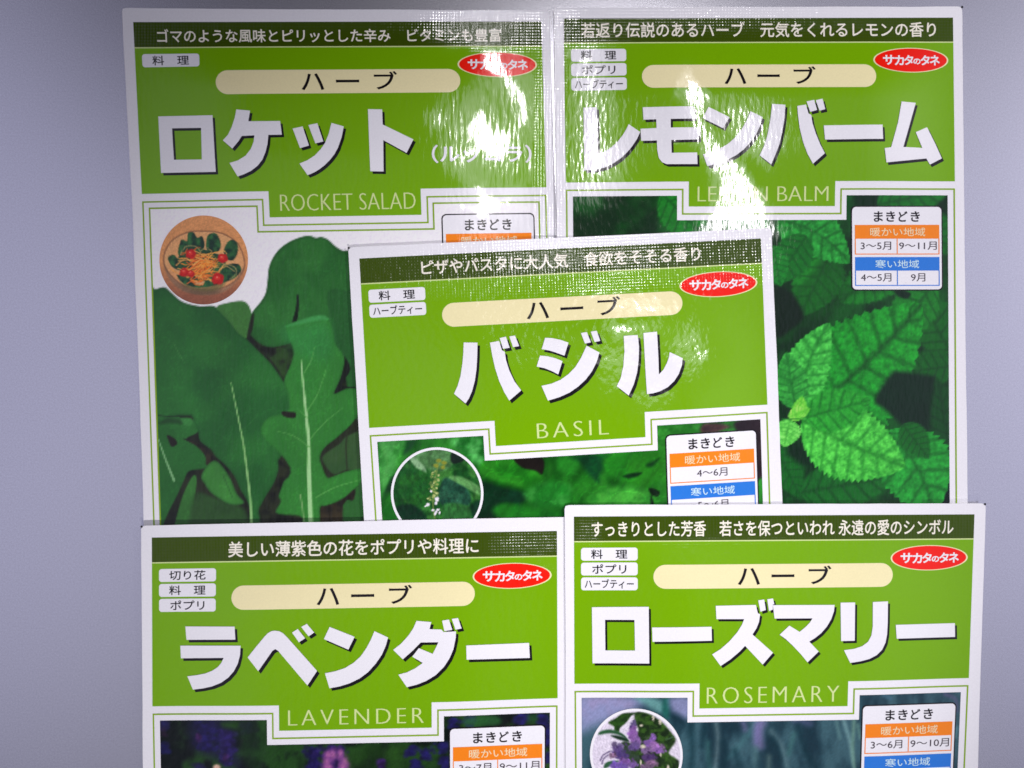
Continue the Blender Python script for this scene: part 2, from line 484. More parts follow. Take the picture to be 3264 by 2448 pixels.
# ------------------------------------------------------------------ the packet builder
def pouch(p):
    TL, TR, BR, BL = p.outline; nx, ny = 101, 161
    s, t = np.meshgrid(np.linspace(0, 1, nx), np.linspace(0, 1, ny))
    bow = np.sin(math.pi * t)
    le = TL + (BL - TL) * t[..., None]; re = TR + (BR - TR) * t[..., None]
    le[..., 0] += p.mid[0] * bow; re[..., 0] += p.mid[1] * bow
    sd = int(TL[0]) % 97
    le[..., 0] += 3.0 * (fbm(t * 9, t * 0 + sd, sd) - .5); re[..., 0] += 3.0 * (fbm(t * 9, t * 0 + sd, sd + 5) - .5)
    P = le + (re - le) * s[..., None]
    P[..., 1] += 2.4 * (fbm(s * 8, s * 0 + sd, sd + 9) - .5) * (1 - t)
    # slightly rounded corners
    for (i, j, dx, dy) in ((0, 0, 3, 3), (0, nx - 1, -3, 3)): P[i, j] += (dx, dy)
    me, X, Y = grid_mesh('pouch', P[..., 0], P[..., 1])
    lx, ly = to_local(p, X, Y)
    o = finish(p, 'pouch', me, p.root, ink(p, 'white'), 0, lx, ly)
    # back and rim
    idx = np.arange(nx * ny).reshape(ny, nx)
    ring = np.concatenate([idx[0, :], idx[1:, -1], idx[-1, -2::-1], idx[-2:0:-1, 0]])
    bx, by = lx[ring], ly[ring]; z = height(p, bx, by)
    V = [(x, y, h_) for x, y, h_ in zip(bx, by, z)] + [(x, y, 0) for x, y in zip(bx, by)]
    n = len(ring); F = [(i, i + n, (i + 1) % n + n, (i + 1) % n) for i in range(n)] + [tuple(range(n, 2 * n))]
    mb = bpy.data.meshes.new('pouch_back'); mb.from_pydata(V, [], F); mb.update()
    mb.materials.append(ink(p, 'white'))
    ob = bpy.data.objects.new('pouch_back', mb); COL.objects.link(ob); ob.parent = p.root
    return o

def build(p, slogan, slogan_box, tags, title, shadow, extra, english, eng_box, months, calendar_box, v_end, mark=None):
    R = p.root
    pouch(p)
    # green field with the tab below, dark slogan strip, thin pale rule
    strip, rule = 0.1465, 0.1535
    f = [(0, rule), (1, rule), (1, 1), (NU1, 1), (NU1, NV), (NU0, NV), (NU0, 1), (0, 1)]
    uvpoly(p, 'front_panel', [f], 1, ink(p, 'green'))
    b = uvpoly(p, 'slogan_strip', [rect(0, 0, 1, strip)], 1, ink(p, 'dark'))
    text(p, 'slogan_lettering', slogan, slogan_box, 2, ink(p, 'slogan'), b, bold=0.02)
    uvpoly(p, 'slogan_rule', [rect(0, strip, 1, rule)], 1, ink(p, 'pale'), b)
    # use tags
    for k_, (s_, sp) in enumerate(tags):
        v0 = .187 + .0885 * k_
        g = uvpoly(p, 'use_tag', [rrect(.0175, v0, .159, v0 + .077, 9)], 2, ink(p, 'white'))
        w = {1: .090, 2: .085, 3: .122}[sp]; cu = .088
        text(p, 'tag_lettering', s_, (cu - w / 2, v0 + .011, cu + w / 2, v0 + .066), 3, ink(p, 'black'), g, bold=0.014)
    # cream capsule
    g = uvpoly(p, 'name_capsule', [rrect(.198, .290, .797, .432, 38)], 2, ink(p, 'cream'))
    text(p, 'capsule_lettering', 'ハ', (.4085, .3130, .4640, .4130), 3, ink(p, 'black'), g, bold=.012)
    text(p, 'capsule_lettering', 'ー', (.4930, .3520, .5500, .3690), 3, ink(p, 'black'), g, bold=.012)
    text(p, 'capsule_lettering', 'ブ', (.5860, .3020, .6430, .4120), 3, ink(p, 'black'), g, bold=.012)
    # red oval badge
    g = uvpoly(p, 'badge', [ellipse(.889, .262, .0935, .072)], 3, ink(p, 'red'))
    uvpoly(p, 'badge_rim', [ellipse(.889, .262, .0975, .0765)], 2, ink(p, 'cream'), g)
    x = .8165
    for ch, w, dv in (('サ', .030, 0), ('カ', .025, .002), ('タ', .025, .0), ('の', .019, .008), ('タ', .025, 0), ('ネ', .026, 0)):
        hh = .062 if ch != 'の' else .036
        text(p, 'badge_lettering', ch, (x, .262 - hh / 2 + dv, x + w, .262 + hh / 2 + dv), 4, ink(p, 'white'), g, bold=.028)
        x += w - .0005
    # the big name with its offset black shade
    o = poly(p, 'name_lettering', title, 4, ink(p, 'white'))
    dx, dy = shadow
    def off(lp): return [(x_ + dx, y_ + dy) for x_, y_ in lp]
    poly(p, 'lettering_shade', [tuple(off(q) for q in pl) if isinstance(pl, tuple) else off(pl) for pl in title], 2, ink(p, 'black'), o)
    for s_, box in extra: text(p, 'name_note', s_, box, 3, ink(p, 'white'), R, bold=.03)
    text(p, 'english_lettering', english, eng_box, 2, ink(p, 'pale'), R, bold=-0.020, stem=.014, spacing=1.0 if ' ' in english else 1.28)
    # frame line round the picture
    e1, e2, ln = .0155, .045, .0475
    path = [(.002, v_end), (.002, 1 + ln), (NU0 - e1, 1 + ln), (NU0 - e1, NV + e2), (NU1 + e1, NV + e2), (NU1 + e1, 1 + ln), (.998, 1 + ln), (.998, v_end)]
    V, F = frame_line(uvpts(p, path), 5); sheet(p, 'frame_line', V, F, 1, ink(p, 'line'))
    # sowing calendar
    u0, v0, u1, v1 = calendar_box
    def cb(a, b_, c_, d): return (u0 + a * (u1 - u0), v0 + b_ * (v1 - v0), u0 + c_ * (u1 - u0), v0 + d * (v1 - v0))
    g = uvpoly(p, 'sowing_calendar', [rrect(u0, v0, u1, v1, 13)], 4, ink(p, 'white'))
    uvpoly(p, 'calendar_edge', [rrect(u0 - .003, v0 - .007, u1 + .003, v1 + .007, 15)], 3, ink(p, 'black'), g)
    for i, ch in enumerate('まきどき'):
        text(p, 'heading_lettering', ch, cb(.243 + .138 * i, .052, .345 + .138 * i, .18), 5, ink(p, 'black'), g, bold=.02)
    for (t0, t1, bar, box, let, word, mm, wx) in ((.217, .385, 'orange', .571, 'warm', '暖かい地域', months[0], (.20, .815)), (.607, .772, 'blue', .951, 'cool', '寒い地域', months[1], (.255, .745))):
        uvpoly(p, 'region_bar', [rect(*cb(.03, t0, .975, t1))], 5, ink(p, bar), g)
        text(p, 'region_lettering', word, cb(wx[0], t0 + .035, wx[1], t1 - .03), 6, ink(p, let), g, bold=.010)
        a, b_, c_, d = cb(.034, t1, .971, box)
        V, F = frame_line(uvpts(p, [(a, b_), (a, d), (c_, d), (c_, b_)]), 3)
        sheet(p, 'region_outline', V, F, 5, ink(p, bar), g)
        if len(mm) == 2:
            V, F = frame_line(uvpts(p, [((a + c_) / 2, b_), ((a + c_) / 2, d - .004)]), 3)
            sheet(p, 'region_divider', V, F, 5, ink(p, bar), g)
        for j, s_ in enumerate(mm):
            cx = .5 if len(mm) == 1 else (.265, .735)[j]
            w = .080 * (len(s_) + .25) if '～' in s_ else .080 * 2
            vm = t1 + (box - t1) * .46
            text(p, 'month_lettering', s_, cb(cx - w / 2, vm - .050, cx + w / 2, vm + .050), 5, ink(p, 'grey'), g, bold=.004)
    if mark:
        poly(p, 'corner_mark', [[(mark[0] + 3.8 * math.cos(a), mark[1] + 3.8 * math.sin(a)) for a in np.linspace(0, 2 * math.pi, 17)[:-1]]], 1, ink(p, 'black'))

# ------------------------------------------------------------------ big names, drawn as outlines
A = view(360, 0, 2.4578); B = view(1060, 0, 2.765); C3 = view(1760, 0, 3.16); D2 = view(2400, 0, 2.56)
F3 = view(1090, 700, 2.765); G3 = view(1730, 700, 2.765); H4 = view(430, 1640, 2.765); I4 = view(1030, 1640, 2.765)
J5 = view(1780, 1590, 2.765); K5 = view(2380, 1590, 2.765)
ROCKET = [
 (A([(350, 908), (783, 905), (808, 1348), (372, 1352)]), A([(460, 1003), (692, 1003), (698, 1250), (475, 1250)])),
 A([(972, 862), (1080, 872), (1066, 955), (1315, 953), (1328, 1060), (1222, 1062), (1216, 1130), (1200, 1195), (1175, 1255), (1138, 1302), (1085, 1342), (1030, 1368), (980, 1385), (917, 1280), (985, 1260), (1045, 1223), (1085, 1172), (1107, 1115), (1113, 1065), (1015, 1070), (985, 1115), (940, 1168), (865, 1103), (905, 1060), (935, 1000), (958, 930)]),
 A([(1412, 1012), (1490, 995), (1540, 1145), (1470, 1165)]), A([(1535, 985), (1605, 970), (1652, 1113), (1590, 1128)]),
 A([(1715, 968), (1812, 995), (1795, 1080), (1765, 1165), (1740, 1210), (1705, 1255), (1665, 1295), (1620, 1330), (1575, 1356), (1528, 1375), (1465, 1285), (1530, 1258), (1585, 1222), (1630, 1175), (1665, 1125), (1695, 1050)]),
 B([(315, 968), (440, 970), (445, 1103), (715, 1234), (655, 1353), (450, 1240), (452, 1515), (335, 1513)])]
LEMON = [
 C3([(318, 1078), (452, 1075), (462, 1545), (530, 1525), (600, 1480), (660, 1425), (710, 1362), (745, 1305), (770, 1252), (885, 1333), (855, 1400), (810, 1468), (755, 1535), (690, 1595), (620, 1642), (530, 1685), (440, 1708), (325, 1712)]),
 C3([(910, 1085), (1420, 1078), (1425, 1203), (1190, 1205), (1190, 1292), (1470, 1290), (1472, 1412), (1195, 1418), (1200, 1545), (1455, 1542), (1460, 1657), (1150, 1657), (1105, 1638), (1072, 1595), (1056, 1520), (1052, 1420), (895, 1422), (888, 1300), (1048, 1296), (1045, 1207), (918, 1210)]),
 C3([(1570, 1085), (1780, 1188), (1715, 1300), (1510, 1198)]),
 C3([(1990, 1128), (2112, 1188), (2085, 1280), (2045, 1365), (1990, 1440), (1925, 1510), (1850, 1568), (1760, 1615), (1660, 1652), (1560, 1678), (1515, 1560), (1610, 1535), (1690, 1500), (1770, 1452), (1840, 1388), (1900, 1312), (1948, 1230)]),
 D2([(150, 855), (258, 862), (250, 970), (235, 1070), (210, 1180), (180, 1260), (145, 1345), (50, 1272), (85, 1195), (112, 1110), (135, 985)]),
 D2([(355, 872), (425, 860), (445, 932), (468, 945), (478, 1010), (505, 1095), (540, 1180), (580, 1255), (485, 1340), (440, 1262), (402, 1165), (374, 1050), (360, 945)]),
 D2([(430, 835), (492, 822), (515, 905), (460, 920)]), D2([(505, 825), (560, 812), (582, 898), (535, 910)]),
 D2([(570, 1030), (1050, 1022), (1055, 1138), (580, 1145)]),
 D2([(1210, 830), (1330, 838), (1225, 1200), (1385, 1205), (1330, 1078), (1425, 1035), (1490, 1160), (1550, 1288), (1450, 1340), (1420, 1290), (1085, 1328), (1068, 1212), (1122, 1205), (1180, 1000)])]
BASIL = [
 F3([(1073, 1083), (1195, 1085), (1193, 1200), (1186, 1320), (1172, 1420), (1148, 1510), (1120, 1575), (1090, 1620), (988, 1535), (1020, 1465), (1045, 1380), (1062, 1270), (1070, 1180)]),
 F3([(1305, 1085), (1385, 1070), (1410, 1152), (1435, 1165), (1446, 1240), (1475, 1330), (1520, 1425), (1580, 1505), (1475, 1595), (1430, 1520), (1385, 1420), (1350, 1310), (1325, 1200)]),
 F3([(1390, 1045), (1445, 1032), (1478, 1130), (1420, 1140)]), F3([(1475, 1030), (1525, 1022), (1562, 1115), (1508, 1125)]),
 F3([(1790, 1042), (1850, 1045), (1925, 1060), (1995, 1085), (1960, 1200), (1900, 1178), (1830, 1155), (1760, 1142)]),
 F3([(1745, 1198), (1810, 1205), (1880, 1222), (1942, 1248), (1905, 1365), (1850, 1336), (1785, 1310), (1715, 1295)]),
 F3([(2105, 1000), (2158, 992), (2192, 1083), (2140, 1093)]), G3([(422, 988), (475, 980), (505, 1070), (455, 1080)]),
 G3([(385, 1112), (498, 1172), (470, 1262), (430, 1340), (375, 1412), (310, 1472), (235, 1524), (145, 1565), (45, 1595), (-12, 1465), (75, 1446), (155, 1412), (225, 1362), (285, 1300), (335, 1220)]),
 G3([(712, 1025), (835, 1018), (846, 1120), (842, 1240), (828, 1350), (800, 1450), (755, 1550), (650, 1468), (685, 1395), (708, 1290), (718, 1160)]),
 G3([(885, 1000), (1005, 988), (1015, 1200), (1020, 1365), (1060, 1322), (1090, 1265), (1108, 1215), (1115, 1168), (1230, 1222), (1220, 1290), (1195, 1360), (1155, 1422), (1100, 1475), (1030, 1512), (970, 1530), (915, 1537), (900, 1300)])]
LAVENDER = [
 H4([(440, 990), (882, 985), (888, 1100), (450, 1108)]),
 H4([(395, 1160), (935, 1152), (930, 1235), (910, 1312), (875, 1378), (825, 1435), (760, 1482), (680, 1515), (600, 1534), (508, 1547), (458, 1430), (545, 1418), (620, 1402), (680, 1378), (730, 1345), (762, 1308), (784, 1262), (400, 1272)]),
 H4([(998, 1255), (1075, 1158), (1150, 1068), (1180, 1038), (1210, 1022), (1243, 1018), (1280, 1024), (1312, 1042), (1350, 1080), (1610, 1372), (1525, 1500), (1268, 1196), (1243, 1180), (1218, 1195), (1092, 1375)]),
 H4([(1390, 1035), (1440, 1003), (1505, 1085), (1450, 1120)]), H4([(1470, 985), (1520, 958), (1585, 1035), (1535, 1068)]),
 H4([(1720, 985), (1940, 1072), (1885, 1185), (1670, 1092)]),
 I4([(455, 1022), (575, 1078), (555, 1150), (520, 1230), (465, 1310), (400, 1382), (325, 1438), (240, 1480), (150, 1508), (60, 1525), (20, 1393), (110, 1375), (195, 1347), (270, 1302), (335, 1243), (385, 1170), (425, 1095)]),
 I4([(825, 932), (955, 942), (940, 1005), (1045, 1008), (1062, 1030), (1172, 1025), (1170, 1080), (1150, 1180), (1115, 1262), (1065, 1338), (995, 1408), (910, 1460), (830, 1492), (740, 1515), (665, 1405), (740, 1385), (815, 1348), (880, 1302), (788, 1247), (845, 1172), (968, 1222), (1018, 1120), (862, 1122), (790, 1195), (705, 1270), (620, 1187), (690, 1132), (755, 1060), (795, 1000)]),
 I4([(1050, 930), (1110, 920), (1140, 1012), (1070, 1022)]), I4([(1135, 915), (1190, 908), (1222, 1000), (1168, 1010)]),
 I4([(1262, 1150), (1815, 1135), (1822, 1268), (1265, 1275)])]
ROSEMARY = [
 (J5([(297, 960), (795, 950), (800, 1450), (302, 1455)]), J5([(412, 1070), (670, 1068), (675, 1338), (415, 1340)])),
 J5([(824, 1132), (1345, 1122), (1348, 1245), (828, 1258)]),
 J5([(1382, 938), (1735, 930), (1752, 1003), (1772, 1012), (1762, 1080), (1740, 1135), (1705, 1190), (1885, 1350), (1795, 1455), (1640, 1290), (1590, 1342), (1510, 1410), (1425, 1467), (1350, 1365), (1425, 1318), (1500, 1252), (1570, 1172), (1612, 1105), (1632, 1055), (1388, 1055)]),
 J5([(1755, 890), (1808, 882), (1822, 975), (1775, 990)]), J5([(1835, 880), (1885, 873), (1897, 925), (1884, 925), (1883, 972), (1850, 983)]),
 K5([(225, 932), (768, 930), (762, 985), (738, 1055), (700, 1120), (650, 1178), (595, 1222), (545, 1252), (628, 1340), (530, 1435), (470, 1362), (400, 1288), (340, 1232), (285, 1192), (370, 1112), (460, 1167), (515, 1122), (550, 1085), (574, 1048), (240, 1050)]),
 K5([(820, 910), (948, 908), (945, 1245), (825, 1248)]),
 K5([(1105, 905), (1240, 900), (1238, 1080), (1232, 1190), (1218, 1262), (1188, 1325), (1140, 1372), (1075, 1405), (1000, 1425), (905, 1440), (850, 1328), (940, 1316), (1010, 1293), (1062, 1255), (1092, 1200), (1104, 1120)]),
 K5([(1310, 1108), (1843, 1100), (1845, 1222), (1318, 1230)])]

# ------------------------------------------------------------------ pictures
def rocket_picture(q):
    P = view(420, 550, 2.765); Q = view(420, 1100, 2.765)
    q.c[:] = (240, 236, 243)
    q.shape(P([(150, 1500), (700, 1400), (1000, 1300), (1060, 1260), (1400, 1200), (2100, 1200), (2300, 5400), (150, 5400)]), (20, 26, 18), rgb2=(34, 40, 24), scale=50, curve=False)
    q.shape(P([(740, 1190), (850, 1145), (960, 1130), (1010, 1150), (1040, 1200), (1052, 1270), (1020, 1450), (940, 1430), (850, 1320)]), (66, 112, 58), vary=.1)
    q.shape(P([(1055, 1235), (1130, 1140), (1175, 1060), (1192, 950), (1203, 840), (1245, 740), (1310, 660), (1400, 600), (1500, 562), (1570, 555), (1620, 572), (1670, 565), (1730, 590), (1790, 645), (1850, 682), (1900, 688), (2050, 700), (2200, 1200), (2200, 2200), (1950, 2150), (1870, 1720), (1780, 1500), (1700, 1400), (1400, 1500), (1200, 1540), (1050, 1440), (1040, 1340)]), (40, 96, 46), rgb2=(48, 104, 50), vary=.10, scale=90, rim=(14, (30, 70, 36), .5))
    q.shape(P([(1720, 1060), (1900, 1040), (2100, 1050), (2100, 2150), (1950, 2100), (1900, 1750), (1800, 1500)]), (36, 84, 44), vary=.12, alpha=.8, soft=6)
    q.line(P([(1820, 720), (1835, 880), (1850, 990)]), (58, 112, 60), 2, soft=2, alpha=.6)
    q.shape(P([(1452, 1070), (1472, 1120), (1455, 1300), (1410, 1318), (1440, 1200)]), (18, 30, 20), soft=2)
    q.shape(P([(1050, 1260), (1075, 1250), (1060, 1380), (1020, 1460), (1010, 1440)]), (30, 36, 24), soft=3)
    # left-lower leaves
    q.shape(Q([(200, 625), (420, 640), (520, 650), (580, 760), (470, 830), (590, 900), (690, 1000), (640, 1085), (500, 1110), (450, 1200), (390, 1330), (290, 1530), (200, 1800), (100, 1800)]), (44, 104, 50), rgb2=(38, 92, 44), vary=.10)
    q.shape(Q([(230, 640), (420, 655), (430, 700), (330, 690), (230, 700)]), (30, 62, 34), soft=6, alpha=.7)
    q.shape(Q([(425, 650), (520, 655), (525, 700), (470, 715)]), (66, 128, 72), soft=5, alpha=.6)
    q.line(Q([(225, 830), (290, 1010), (365, 1195)]), (150, 190, 150), 3, 7, alpha=.85)
    q.shape(Q([(300, 795), (340, 805), (385, 840), (388, 880), (340, 895), (315, 840)]), (28, 26, 20))
    q.shape(Q([(440, 825), (540, 850), (640, 910), (720, 990), (715, 1020), (650, 1060), (640, 980), (560, 890)]), (26, 26, 20), rgb2=(44, 40, 26), scale=20)
    q.shape(Q([(520, 1170), (565, 1180), (545, 1400), (525, 1800), (340, 1800), (420, 1400)]), (56, 108, 52), vary=.1)
    q.shape(Q([(545, 1330), (700, 1340), (900, 1400), (1010, 1500), (1020, 1800), (530, 1800)]), (50, 82, 44), rgb2=(40, 66, 36), soft=10)
    q.shape(Q([(605, 1160), (660, 1060), (730, 1020), (800, 1080), (870, 1190), (920, 1310), (985, 1395), (860, 1405), (700, 1310), (640, 1230)]), (62, 122, 58), vary=.12, rim=(10, (40, 86, 42), .6))
    q.line(Q([(800, 1150), (850, 1270), (880, 1340)]), (44, 90, 44), 3, alpha=.8)
    # right-lower leaves
    q.shape(Q([(1860, 90), (1925, 210), (1850, 340), (1900, 365), (2000, 375), (1990, 400), (1880, 400), (1780, 430), (1825, 310), (1862, 220)]), (20, 26, 20), soft=2)
    q.shape(Q([(1640, 950), (1750, 850), (1880, 760), (2000, 640), (2100, 640), (2100, 1110), (1900, 1115), (1720, 1175), (1660, 1080)]), (34, 40, 26), soft=4)
    q.shape(Q([(1690, 970), (1830, 870), (1900, 800), (2100, 760), (2100, 1100), (1900, 1098), (1780, 1140), (1690, 1040)]), (58, 84, 52), rgb2=(48, 74, 46), soft=4)
    q.line(Q([(1900, 740), (1885, 900), (1895, 1090)]), (40, 50, 32), 5, soft=3)
    q.shape(Q([(1870, 1400), (2030, 1200), (2150, 1200), (2150, 1800), (1740, 1800), (1760, 1560)]), (48, 96, 50), rgb2=(40, 82, 44))
    # big left leaf
    q.shape(P([(120, 1060), (200, 1028), (280, 1008), (345, 1060), (420, 1125), (500, 1158), (600, 1176), (715, 1174), (760, 1215), (850, 1310), (930, 1410), (1010, 1470), (1100, 1560), (1200, 1659), (1250, 1720), (1300, 1790), (1345, 1850), (1420, 1960), (1450, 2150), (1350, 2440), (1295, 2530), (1290, 2620), (1250, 2740), (1180, 2850), (1140, 2930), (1115, 3000), (1160, 3060), (1150, 3400), (1020, 3400), (1030, 3080), (1035, 2970), (1010, 2890), (950, 2790), (900, 2680), (820, 2580), (740, 2510), (690, 2440), (600, 2370), (575, 2280), (540, 2200), (510, 2145), (360, 2140), (120, 2140)]), (36, 92, 46), rgb2=(42, 100, 48), vary=.08, scale=110, rim=(12, (28, 72, 36), .45))
    q.line(Q([(225, 622), (380, 630), (522, 620)]), (24, 44, 28), 4, alpha=.8)
    q.line(P([(360, 1500), (400, 1580), (450, 1660)]), (92, 142, 86), 2, alpha=.6)
    q.line(Q([(870, 330), (925, 600), (980, 880), (1015, 1150), (1040, 1380), (1052, 1700)]), (150, 190, 130), 3, 9, alpha=.9)
    for a_, b_ in (((930, 620), (700, 480)), ((960, 760), (1150, 560)), ((985, 900), (720, 760)), ((1010, 1080), (1180, 900)), ((900, 480), (760, 300)), ((905, 500), (1080, 300))):
        q.line(Q([a_, ((a_[0] + b_[0]) / 2, (a_[1] + b_[1]) / 2 + 10), b_]), (58, 116, 60), 2, .6, soft=2.5, alpha=.5)
    # dark gaps between the two front leaves
    q.shape(Q([(1080, 0), (1200, 20), (1330, 20), (1440, 20), (1420, 120), (1370, 220), (1335, 318), (1300, 250), (1240, 150), (1160, 70)]), (22, 26, 18), rgb2=(44, 66, 34), scale=36, soft=5)
    # front right leaf
    q.shape(P([(1345, 1358), (1450, 1310), (1600, 1262), (1690, 1256), (1730, 1290), (1770, 1380), (1790, 1500), (1850, 1590), (1872, 1640), (1862, 1720), (1830, 1830), (1780, 1945), (1850, 1921), (1900, 1903), (2010, 1912), (2100, 2000), (2000, 2120), (1930, 2221), (1800, 2341), (1700, 2421), (1655, 2510), (1680, 2610), (1720, 2688), (1780, 2676), (1900, 2632), (2050, 2610), (2100, 2650), (2040, 2712), (1920, 2830), (1800, 2905), (1700, 2942), (1652, 2985), (1650, 3400), (1250, 3400), (1260, 3060), (1300, 3040), (1500, 3060), (1400, 3030), (1265, 3000), (1280, 2890), (1300, 2820), (1345, 2700), (1392, 2610), (1385, 2590), (1340, 2521), (1250, 2431), (1150, 2331), (1138, 2240), (1200, 2161), (1330, 2121), (1380, 2080), (1370, 1940), (1340, 1831), (1400, 1680), (1420, 1560)]), (54, 122, 54), rgb2=(48, 112, 50), vary=.10, scale=80, rim=(9, (38, 92, 40), .5))
    q.shape(P([(1345, 1360), (1450, 1312), (1600, 1264), (1690, 1258), (1730, 1295), (1650, 1300), (1500, 1330)]), (74, 148, 96), soft=5, alpha=.7)
    q.shape(P([(1300, 1400), (1500, 1340), (1700, 1320), (1780, 1500), (1700, 1650), (1450, 1600)]), (50, 124, 76), soft=30, alpha=.45)
    q.shape(Q([(1320, 585), (1375, 588), (1438, 595), (1440, 635), (1400, 645), (1330, 625)]), (30, 30, 22))
    q.shape(Q([(1290, 1012), (1350, 1060), (1392, 1105), (1380, 1160), (1320, 1215), (1285, 1320), (1310, 1380), (1262, 1470), (1300, 1495), (1480, 1510), (1500, 1600), (1450, 1760), (1190, 1760), (1118, 1480), (1150, 1390), (1250, 1220), (1290, 1110)]), (20, 24, 18), rgb2=(36, 42, 26), scale=30, soft=5)
    q.shape(Q([(1660, 1460), (1720, 1420), (1850, 1370), (1960, 1270), (1950, 1370), (1860, 1400), (1850, 1800), (1680, 1800)]), (30, 28, 22), rgb2=(50, 44, 30), scale=30)
    q.line(Q([(1488, 130), (1505, 320), (1530, 580), (1555, 850), (1562, 1200), (1578, 1700)]), (164, 204, 150), 3, 16, alpha=.95)
    for pts in ([(1550, 570), (1640, 420), (1710, 210)], [(1515, 245), (1580, 130), (1605, 20)], [(1572, 825), (1690, 690), (1860, 550)], [(1620, 1345), (1790, 1255), (2010, 1190)], [(1540, 640), (1460, 560)], [(1560, 900), (1420, 800), (1280, 760)]):
        q.line(Q(pts), (100, 156, 90), 4, 1.5, alpha=.75)
    q.line(Q([(1480, 1320), (1500, 1430), (1518, 1600)]), (140, 170, 120), 4, alpha=.8)
    # fine net of veins and a slow play of tone over the leaves
    net = np.abs(fbm(q.X / 26, q.Y / 34, 61, 3) - .5); gm = sst(1.3, 1.7, q.c[:, 1] / (q.c[:, 0] + 4))
    q.c *= (1 + gm * (  .09 * (1 - sst(0, .035, net)) + .20 * (fbm(q.X / 120, q.Y / 160, 62) - .5)))[:, None]
    q.tone((.88, 1.0, .84))
    q.grain(.04, 3.0)
def salad_picture(q):
    P = view(420, 550, 2.765); rng = np.random.RandomState(4)
    f = fbm(q.X / 18, q.Y / 18, 2)
    yy = (q.Y - 687) / 284
    q.c[:] = lerp(np.array((216, 148, 92.)), np.array((140, 84, 62.)), sst(.45, 1.0, yy)[:, None]) * (1 + .1 * (f - .5))[:, None]
    q.shape(P([(268, 765), (330, 610), (470, 525), (628, 510), (790, 530), (930, 620), (990, 765), (980, 860), (900, 960), (780, 1020), (620, 1035), (460, 1000), (330, 900)]), (226, 168, 112), rgb2=(212, 148, 96), soft=3, rim=(5, (84, 52, 40), .9))
    q.shape(P([(275, 800), (330, 900), (460, 1000), (620, 1035), (780, 1020), (900, 960), (985, 830), (960, 900), (880, 1000), (780, 1060), (620, 1080), (440, 1040), (320, 930)]), (120, 94, 70), rgb2=(150, 112, 84), soft=4)
    q.shape(P([(420, 930), (620, 1000), (820, 960), (760, 1030), (620, 1045), (480, 1010)]), (112, 104, 62), soft=6, alpha=.8)
    g = (28, 62, 44)
    for s_ in ([(400, 690), (430, 590), (480, 600), (490, 530), (540, 525), (570, 570), (615, 560), (635, 640), (600, 700), (520, 690), (420, 730)], [(650, 660), (660, 560), (700, 532), (745, 540), (780, 620), (760, 690), (690, 700)], [(805, 690), (840, 610), (885, 590), (925, 620), (930, 700), (890, 770), (830, 760)], [(310, 750), (360, 720), (400, 760), (440, 800), (430, 860), (350, 830)], [(760, 830), (920, 800), (960, 860), (900, 930), (800, 970), (640, 1010), (640, 960), (760, 900)], [(390, 900), (480, 920), (560, 980), (640, 1000), (560, 1010), (440, 970)], [(430, 690), (560, 660), (700, 700), (820, 760), (780, 900), (600, 960), (460, 900), (400, 800)]):
        q.shape(P(s_), g, rgb2=(44, 92, 50), soft=1.6, scale=14, vary=.3)
    for i in range(130):
        x0, y0 = 610 + rng.randn() * 78, 815 + rng.randn() * 66; a_ = rng.uniform(-.8, .5); l_ = rng.uniform(60, 170)
        dx, dy = math.cos(a_) * l_ / 2, math.sin(a_) * l_ / 2; bo = rng.uniform(-30, 30)
        c_ = [(240, 140, 44), (232, 112, 40), (248, 176, 92), (214, 96, 40), (244, 160, 70)][rng.randint(5)]
        q.line(P([(x0 - dx, y0 - dy), (x0, y0 + bo), (x0 + dx, y0 + dy)]), c_, rng.uniform(3, 5), 1.5, soft=1.2, alpha=.9)
    for pts in ([(420, 720), (470, 650), (560, 650), (600, 700)], [(600, 690), (650, 660), (700, 690)], [(800, 800), (900, 830), (915, 890), (860, 940)], [(780, 790), (860, 840), (900, 870)]):
        q.line(P(pts), (168, 152, 96), 3, soft=1.2, alpha=.8)
    for x_, y_, r_ in ((515, 715, 48), (795, 755, 46), (455, 878, 44), (515, 890, 34), (755, 935, 58)):
        (cx, cy), = P([(x_, y_)])
        q.blob(cx, cy, r_ / 2.9, r_ / 3.1, (188, 28, 24), soft=.18, rough=.25, seed=int(x_)); q.blob(cx - 2, cy - 3, 7, 6, (226, 60, 44), soft=.7); q.blob(cx - 3, cy - 5, 2, 1.5, (246, 190, 170), soft=.6, alpha=.8)
    q.grain(.10, 2.5)
